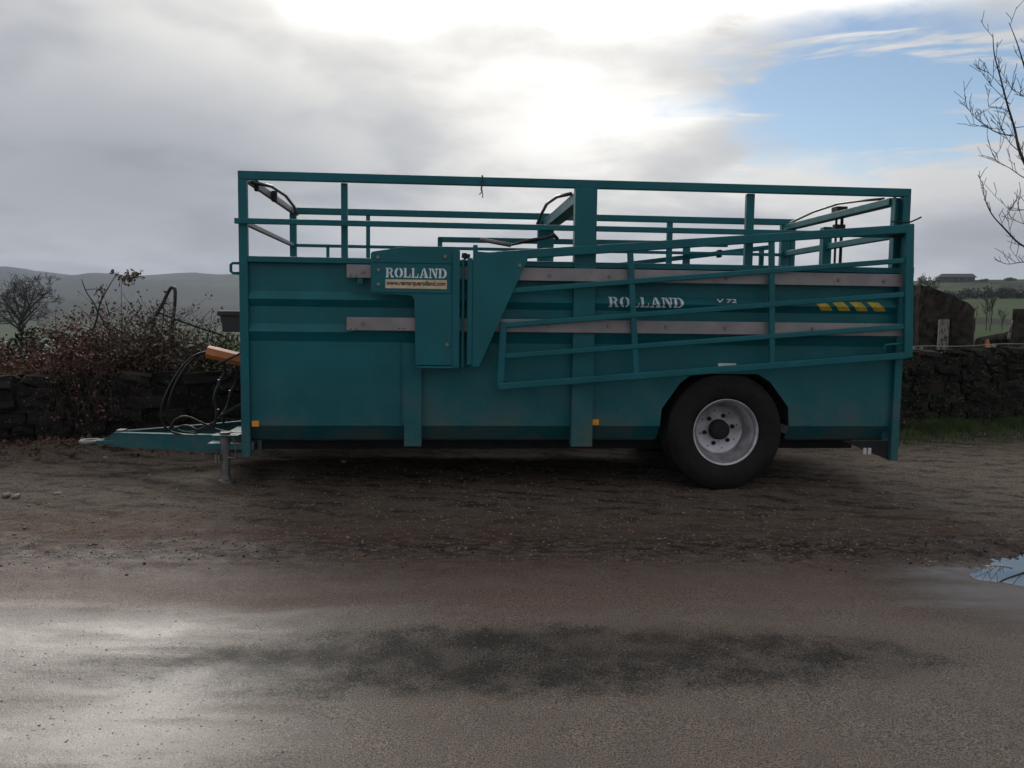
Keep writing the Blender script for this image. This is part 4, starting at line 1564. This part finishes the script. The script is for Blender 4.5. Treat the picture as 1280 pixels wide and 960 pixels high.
# fallen trunk low behind, pale twig with peeling bark
a, c = px(1232, 426, 13.2), px(1290, 414, 13.4)
zb = tz(a.x, a.y)
trunk_piece('fallen_log', 'dark fallen log lying behind the orange wedge', 'log', (a.x, a.y, zb), [(-.1, 0, .10), (.35, .08, .16), (.75, .12, .22)], [.10, .13, .14], 'bark', 66)
b = px(1262, 424, 12.7)
pt = MB()
o3 = Vector((b.x, b.y, tz(b.x, b.y)))
Q = lambda u, v: px(u, v, 12.7) - o3
pt.tube([Q(1261, 424), Q(1263, 410), Q(1266, 400)], [.022, .018, .008], 7)
pt.tube([Q(1262.5, 412), Q(1257, 414), Q(1253, 417)], [.008, .006, .004], 5)
pt.tube([Q(1264, 405), Q(1260, 404)], [.010, .007], 5)
pt.add([Q(1261, 424) * 1.0, Q(1261, 424) + Vector((.02, .01, -.35)), Q(1261, 424) + Vector((-.02, .01, -.35))], [(0, 1, 2)])
pto = pt.build('birch_twig', M['birch'])
pto.location = o3
tag(pto, 'thin white peeling birch twig beside the dark right hand stump', 'twig')
# wire along the wall top
wl = MB()
pts = []
for k in range(20):
    x = 5.45 + 3.6 * k / 19
    pts.append((x, wally(x) + .10, wall_top(x) + .055 + .01 * math.sin(k * .9)))
wl.tube(pts, .0055, 6)
wo_ = wl.build('cable', M['zinc'])
tag(wo_, 'pale thin cable lying along the top of the wall', 'cable')

# pale chips of wood and stones on the wall
for k, (u, v, D_, s, lab) in enumerate(((1145, 429, 11.62, .085, 'flat white splinter on the wall close to the trailer'), (1156, 433.5, 11.7, .035, 'small white stone on the wall under the birch log'),
                                        (1240, 430, 12.1, .05, 'pale stone on the wall right of the orange wedge'))):
    p = px(u, v, D_)
    o = bpy.data.objects.new('stone_chip', R_MESH[k].copy())
    o.data.materials.clear()
    o.data.materials.append(M['palestone'])
    COL.objects.link(o)
    o.location = (p.x, wally(p.x) + .06, wall_top(p.x) + .035)
    o.scale = (s * 1.6, s, s * (.45 if k == 0 else .8))
    tag(o, lab, 'stone')

# thin saplings and hedge trees in the right field
rng = random.Random(70)
for k, (u, v, D_, h) in enumerate(((1218, 415, 30, .9), (1232, 415, 32, 1.25), (1238, 418, 30, 1.3), (1252, 416, 33, .8))):
    b = px(u, v, D_)
    bare_tree('young_tree', ('slim bare young tree nearest the dark short log', 'taller slim bare tree left in the close pair in the field', 'taller slim bare tree right in the close pair in the field', 'slim bare young tree nearest the right hand stump')[k], (b.x, b.y, tz(b.x, b.y) - .05), h + max(0, b.z - tz(b.x, b.y)), .018, 90 + k, 3, 5, .30, 'young trees in the field', 3, .005, flat=.16)


def hedge_tree(u, D_, wd, ht, seed, mat, label, group):
    b = px(u, 380, D_)
    z = tz(b.x, b.y)
    root = empty('hedge_tree', (b.x, b.y, z))
    tag(root, label, 'tree', group)
    MB().tube([(0, 0, -.3), (.05, 0, ht * .6)], [.14, .06], 6).build('trunk', M['bark'], root)
    rg0 = np.random.RandomState(seed)
    cl = [(rg0.uniform(-wd / 2, wd / 2), rg0.uniform(-.8, .8), rg0.uniform(.15, 1) * ht * (1 - .35 * abs(rg0.uniform(-1, 1)))) for _ in range(9)]
    leaf_cloud('crown', 700, lambda rg: np.array(cl[rg.randint(9)]) + rg.normal(size=3) * np.array([wd * .13, .4, ht * .12]), .30, mat, root, seed)


for k, u in enumerate((1178, 1192, 1206, 1218, 1230, 1243, 1256, 1270, 1284, 1298)):
    D_ = 150 + rng.uniform(-5, 5)
    hedge_tree(u, D_, rng.uniform(2.2, 3.6), rng.uniform(1.0, 1.7) + (.7 if 3 < k < 6 else 0), 200 + k, M['leaf_dark'], 'dark round tree in the hedgerow across the hillside field', 'hedgerow trees on the hillside')
for k, u in enumerate((1150, 1226, 1262)):
    D_ = 250
    hedge_tree(u, D_, rng.uniform(1.6, 3.0), (2.4, .7, .8)[k], 230 + k, M['leaf_grey'],
               ('bushy grey shrub on the ridge hard against the trailer end', 'tiny grey shrub on the ridge just right of the house', 'tiny grey shrub on the skyline above the orange wedge')[k], 'ridge shrubs')

# long low house on the ridge
b = px(1193, 350, 255)
hz_ = tz(b.x, b.y)
hs = empty('house', (b.x, b.y, hz_), R(-14))
tag(hs, 'long low house with slate roof on the far right ridge', 'house')
MB().box(-4.8, 5.0, -2.4, 2.4, -1.5, 1.3).build('wall', M['wall_far'], hs)
MB().add([(-5.3, -2.9, 1.2), (5.5, -2.9, 1.2), (5.5, 2.9, 1.2), (-5.3, 2.9, 1.2), (-3.6, 0, 2.4), (5.0, 0, 2.4)],
         [(0, 1, 5, 4), (2, 3, 4, 5), (3, 0, 4), (1, 2, 5), (0, 3, 2, 1)]).build('roof', M['roof_far'], hs)
for x in (-3.4, -.6, 3.0):
    MB().box(x, x + 1.0, -2.44, -2.405, .2, 1.0).build('window', M['glass_far'], hs)
MB().box(1.0, 1.9, -2.44, -2.405, -.6, 1.1).build('door', M['roof_far'], hs)

# ------------------------------------------------------------------ loose ground cover
def scatter_rocks(name, n, fn, mat, seed, flat=.45, mesh_n=6):
    """n little lumps joined as one object; fn(rng) gives x, y, size"""
    rg = np.random.RandomState(seed)
    base = np.array([(1, 0, 0), (-1, 0, 0), (0, 1, 0), (0, -1, 0), (0, 0, 1), (0, 0, -1)], dtype=float)
    fc = np.array([(0, 2, 4), (2, 1, 4), (1, 3, 4), (3, 0, 4), (2, 0, 5), (1, 2, 5), (3, 1, 5), (0, 3, 5)])
    pts = np.array([fn(rg) for _ in range(n)])
    z = yard_z(pts[:, 0], pts[:, 1])
    V = base[None] * rg.uniform(.6, 1.3, size=(n, 6, 1))
    V = V * (pts[:, 2][:, None, None] / 2) * np.array([1.15, 1.0, flat])
    th = rg.uniform(0, 6.28, size=n)
    c, s = np.cos(th)[:, None], np.sin(th)[:, None]
    X = V[:, :, 0] * c - V[:, :, 1] * s + pts[:, 0][:, None]
    Y = V[:, :, 0] * s + V[:, :, 1] * c + pts[:, 1][:, None]
    Z = V[:, :, 2] + z[:, None] + pts[:, 2][:, None] * .04
    F = (fc[None] + (np.arange(n) * 6)[:, None, None]).reshape(-1, 3)
    o = np_mesh(name, np.stack([X, Y, Z], -1).reshape(-1, 3), F, mat)
    o['kind'] = 'stuff'
    return o


def g_fn(rg):
    y = rg.uniform(5.2, 10.5)
    x = rg.uniform(-.75 * y, .72 * y)
    if y > wally(x) - .1: y = wally(x) - .15
    return (x, y, abs(rg.normal(0, .010)) + .005)


def c_fn(rg):
    x = rg.uniform(.7, 4.2) if rg.rand() < .7 else rg.uniform(-3.4, -.2)
    y = 5.42 + .05 * x + rg.normal(0, .17)
    return (x, y, abs(rg.normal(0, .008)) + .005)


def t_fn(rg):
    y = rg.uniform(2.6, 5.4)
    return (rg.uniform(-.72 * y, .72 * y), y, abs(rg.normal(0, .0035)) + .003)


scatter_rocks('gravel', 20000, g_fn, M['pebble'], 81)
scatter_rocks('road_grit', 5000, t_fn, M['pebble'], 82)
scatter_rocks('mud_clods', 900, c_fn, M['clod'], 83, .7)


def l_fn(rg):
    x = rg.uniform(-7, -2.6)
    return np.array([x, wally(x) - abs(rg.normal(.05, .35)), 0])


def lit_pos(rg):
    p = l_fn(rg)
    p[2] = yard_z(p[0:1], p[1:2])[0] + .012
    return p


leaf_cloud('leaf_litter', 1500, lit_pos, .055, M['litter'], None, 84, 0)


def blade_field(name, n, fn, h, mat, seed):
    rg = np.random.RandomState(seed)
    P = np.array([fn(rg) for _ in range(n)])
    th = rg.uniform(0, 6.28, n)
    hh = h * rg.uniform(.4, 1.3, n)
    wd = .004 + .004 * rg.rand(n)
    bx, by = np.cos(th) * wd, np.sin(th) * wd
    lx, ly = rg.normal(0, .4, n) * hh, rg.normal(0, .4, n) * hh
    A = np.stack([P[:, 0] - bx, P[:, 1] - by, P[:, 2] - .01], -1)
    B = np.stack([P[:, 0] + bx, P[:, 1] + by, P[:, 2] - .01], -1)
    C = np.stack([P[:, 0] + lx, P[:, 1] + ly, P[:, 2] + hh], -1)
    o = np_mesh(name, np.stack([A, B, C], 1).reshape(-1, 3), np.arange(n * 3).reshape(-1, 3), mat)
    o['kind'] = 'stuff'
    return o


def gr_fn(rg):
    x = rg.uniform(3.6, 9.2)
    y = wally(x) - abs(rg.normal(.02, .42))
    return (x, y, yard_z(np.array([x]), np.array([y]))[0])


def gb_fn(rg):
    x = rg.uniform(-7.5, 9)
    y = wally(x) + .36 + abs(rg.normal(0, .9))
    return (x, y, terrain(np.array([x]), np.array([y]))[0])


blade_field('grass', 16000, gr_fn, .085, M['grass'], 85)
blade_field('rough_grass', 9000, gb_fn, .16, M['grass'], 86)

def moss_pos(rg):
    x = rg.uniform(4.9, 9.0)
    z = wall_top(x) * rg.rand() ** 1.6
    o_ = 9.13 + .228 * 5.65
    return np.array([x, wally(x) - o_ - .05 - .05 * rg.rand(), z])


leaf_cloud('moss_tufts', 2600, moss_pos, .030, M['grass'], wall, 87)
rg = random.Random(88)
first = None
for k, (u, v, s) in enumerate(((20, 621, .055), (72, 616, .05), (8, 619, .05), (430, 577, .05), (1152, 520, .0), (190, 551, .05), (132, 574, .045))):
    if s == 0: continue
    d = _f + _r * ((u - 640) / 1043.7) - _u * ((v - 480) / 1043.7)
    t = -1.563 / d.z
    o = bpy.data.objects.new('loose_stone', R_MESH[k].copy())
    o.data.materials.clear()
    o.data.materials.append(M['palestone'])
    COL.objects.link(o)
    x, y = d.x * t, d.y * t
    o.location = (x, y, yz(x, y) + s * .18)
    o.scale = (s * 1.3, s, s * .6)
    o.rotation_euler = (0, 0, rg.uniform(0, 3))
    tag(o, ('largest pale stone on the gravel near the left picture edge', 'pale stone on the gravel second from the left picture edge', 'pale stone lying right at the left picture edge', 'pale stone in the shade under the trailer', '', 'pale stone on the gravel under the drawbar middle', 'pale stone on the gravel below the towing eye')[k], 'stone', 'loose stones on the gravel')
x, y = 5.28, wally(5.28) - .38
o = bpy.data.objects.new('boulder', R_MESH[7].copy())
o.data.materials.clear()
o.data.materials.append(M['stone'])
COL.objects.link(o)
o.location = (x, y, yz(x, y) + .06)
o.scale = (.19, .17, .17)
tag(o, 'rounded grey boulder on the grass just behind the trailer tail', 'stone')

# ------------------------------------------------------------------ haze
hb = MB().box(-5600, 5600, -420, 5600, -14, max(float(HZ.max()), 12) + 4).build('haze', M['clod'])
hb.data.materials.clear()
hm = bpy.data.materials.new('haze_air')
hm.use_nodes = True
ht = NT(hm.node_tree)
ht.n.clear()
pvn = ht.node('ShaderNodeVolumePrincipled')
pvn.inputs['Color'].default_value = (.68, .81, 1.0, 1)
pvn.inputs['Density'].default_value = .00026
ho_ = ht.node('ShaderNodeOutputMaterial')
ht.l.new(pvn.outputs[0], ho_.inputs['Volume'])
hb.data.materials.append(hm)
tag(hb, kind='stuff')
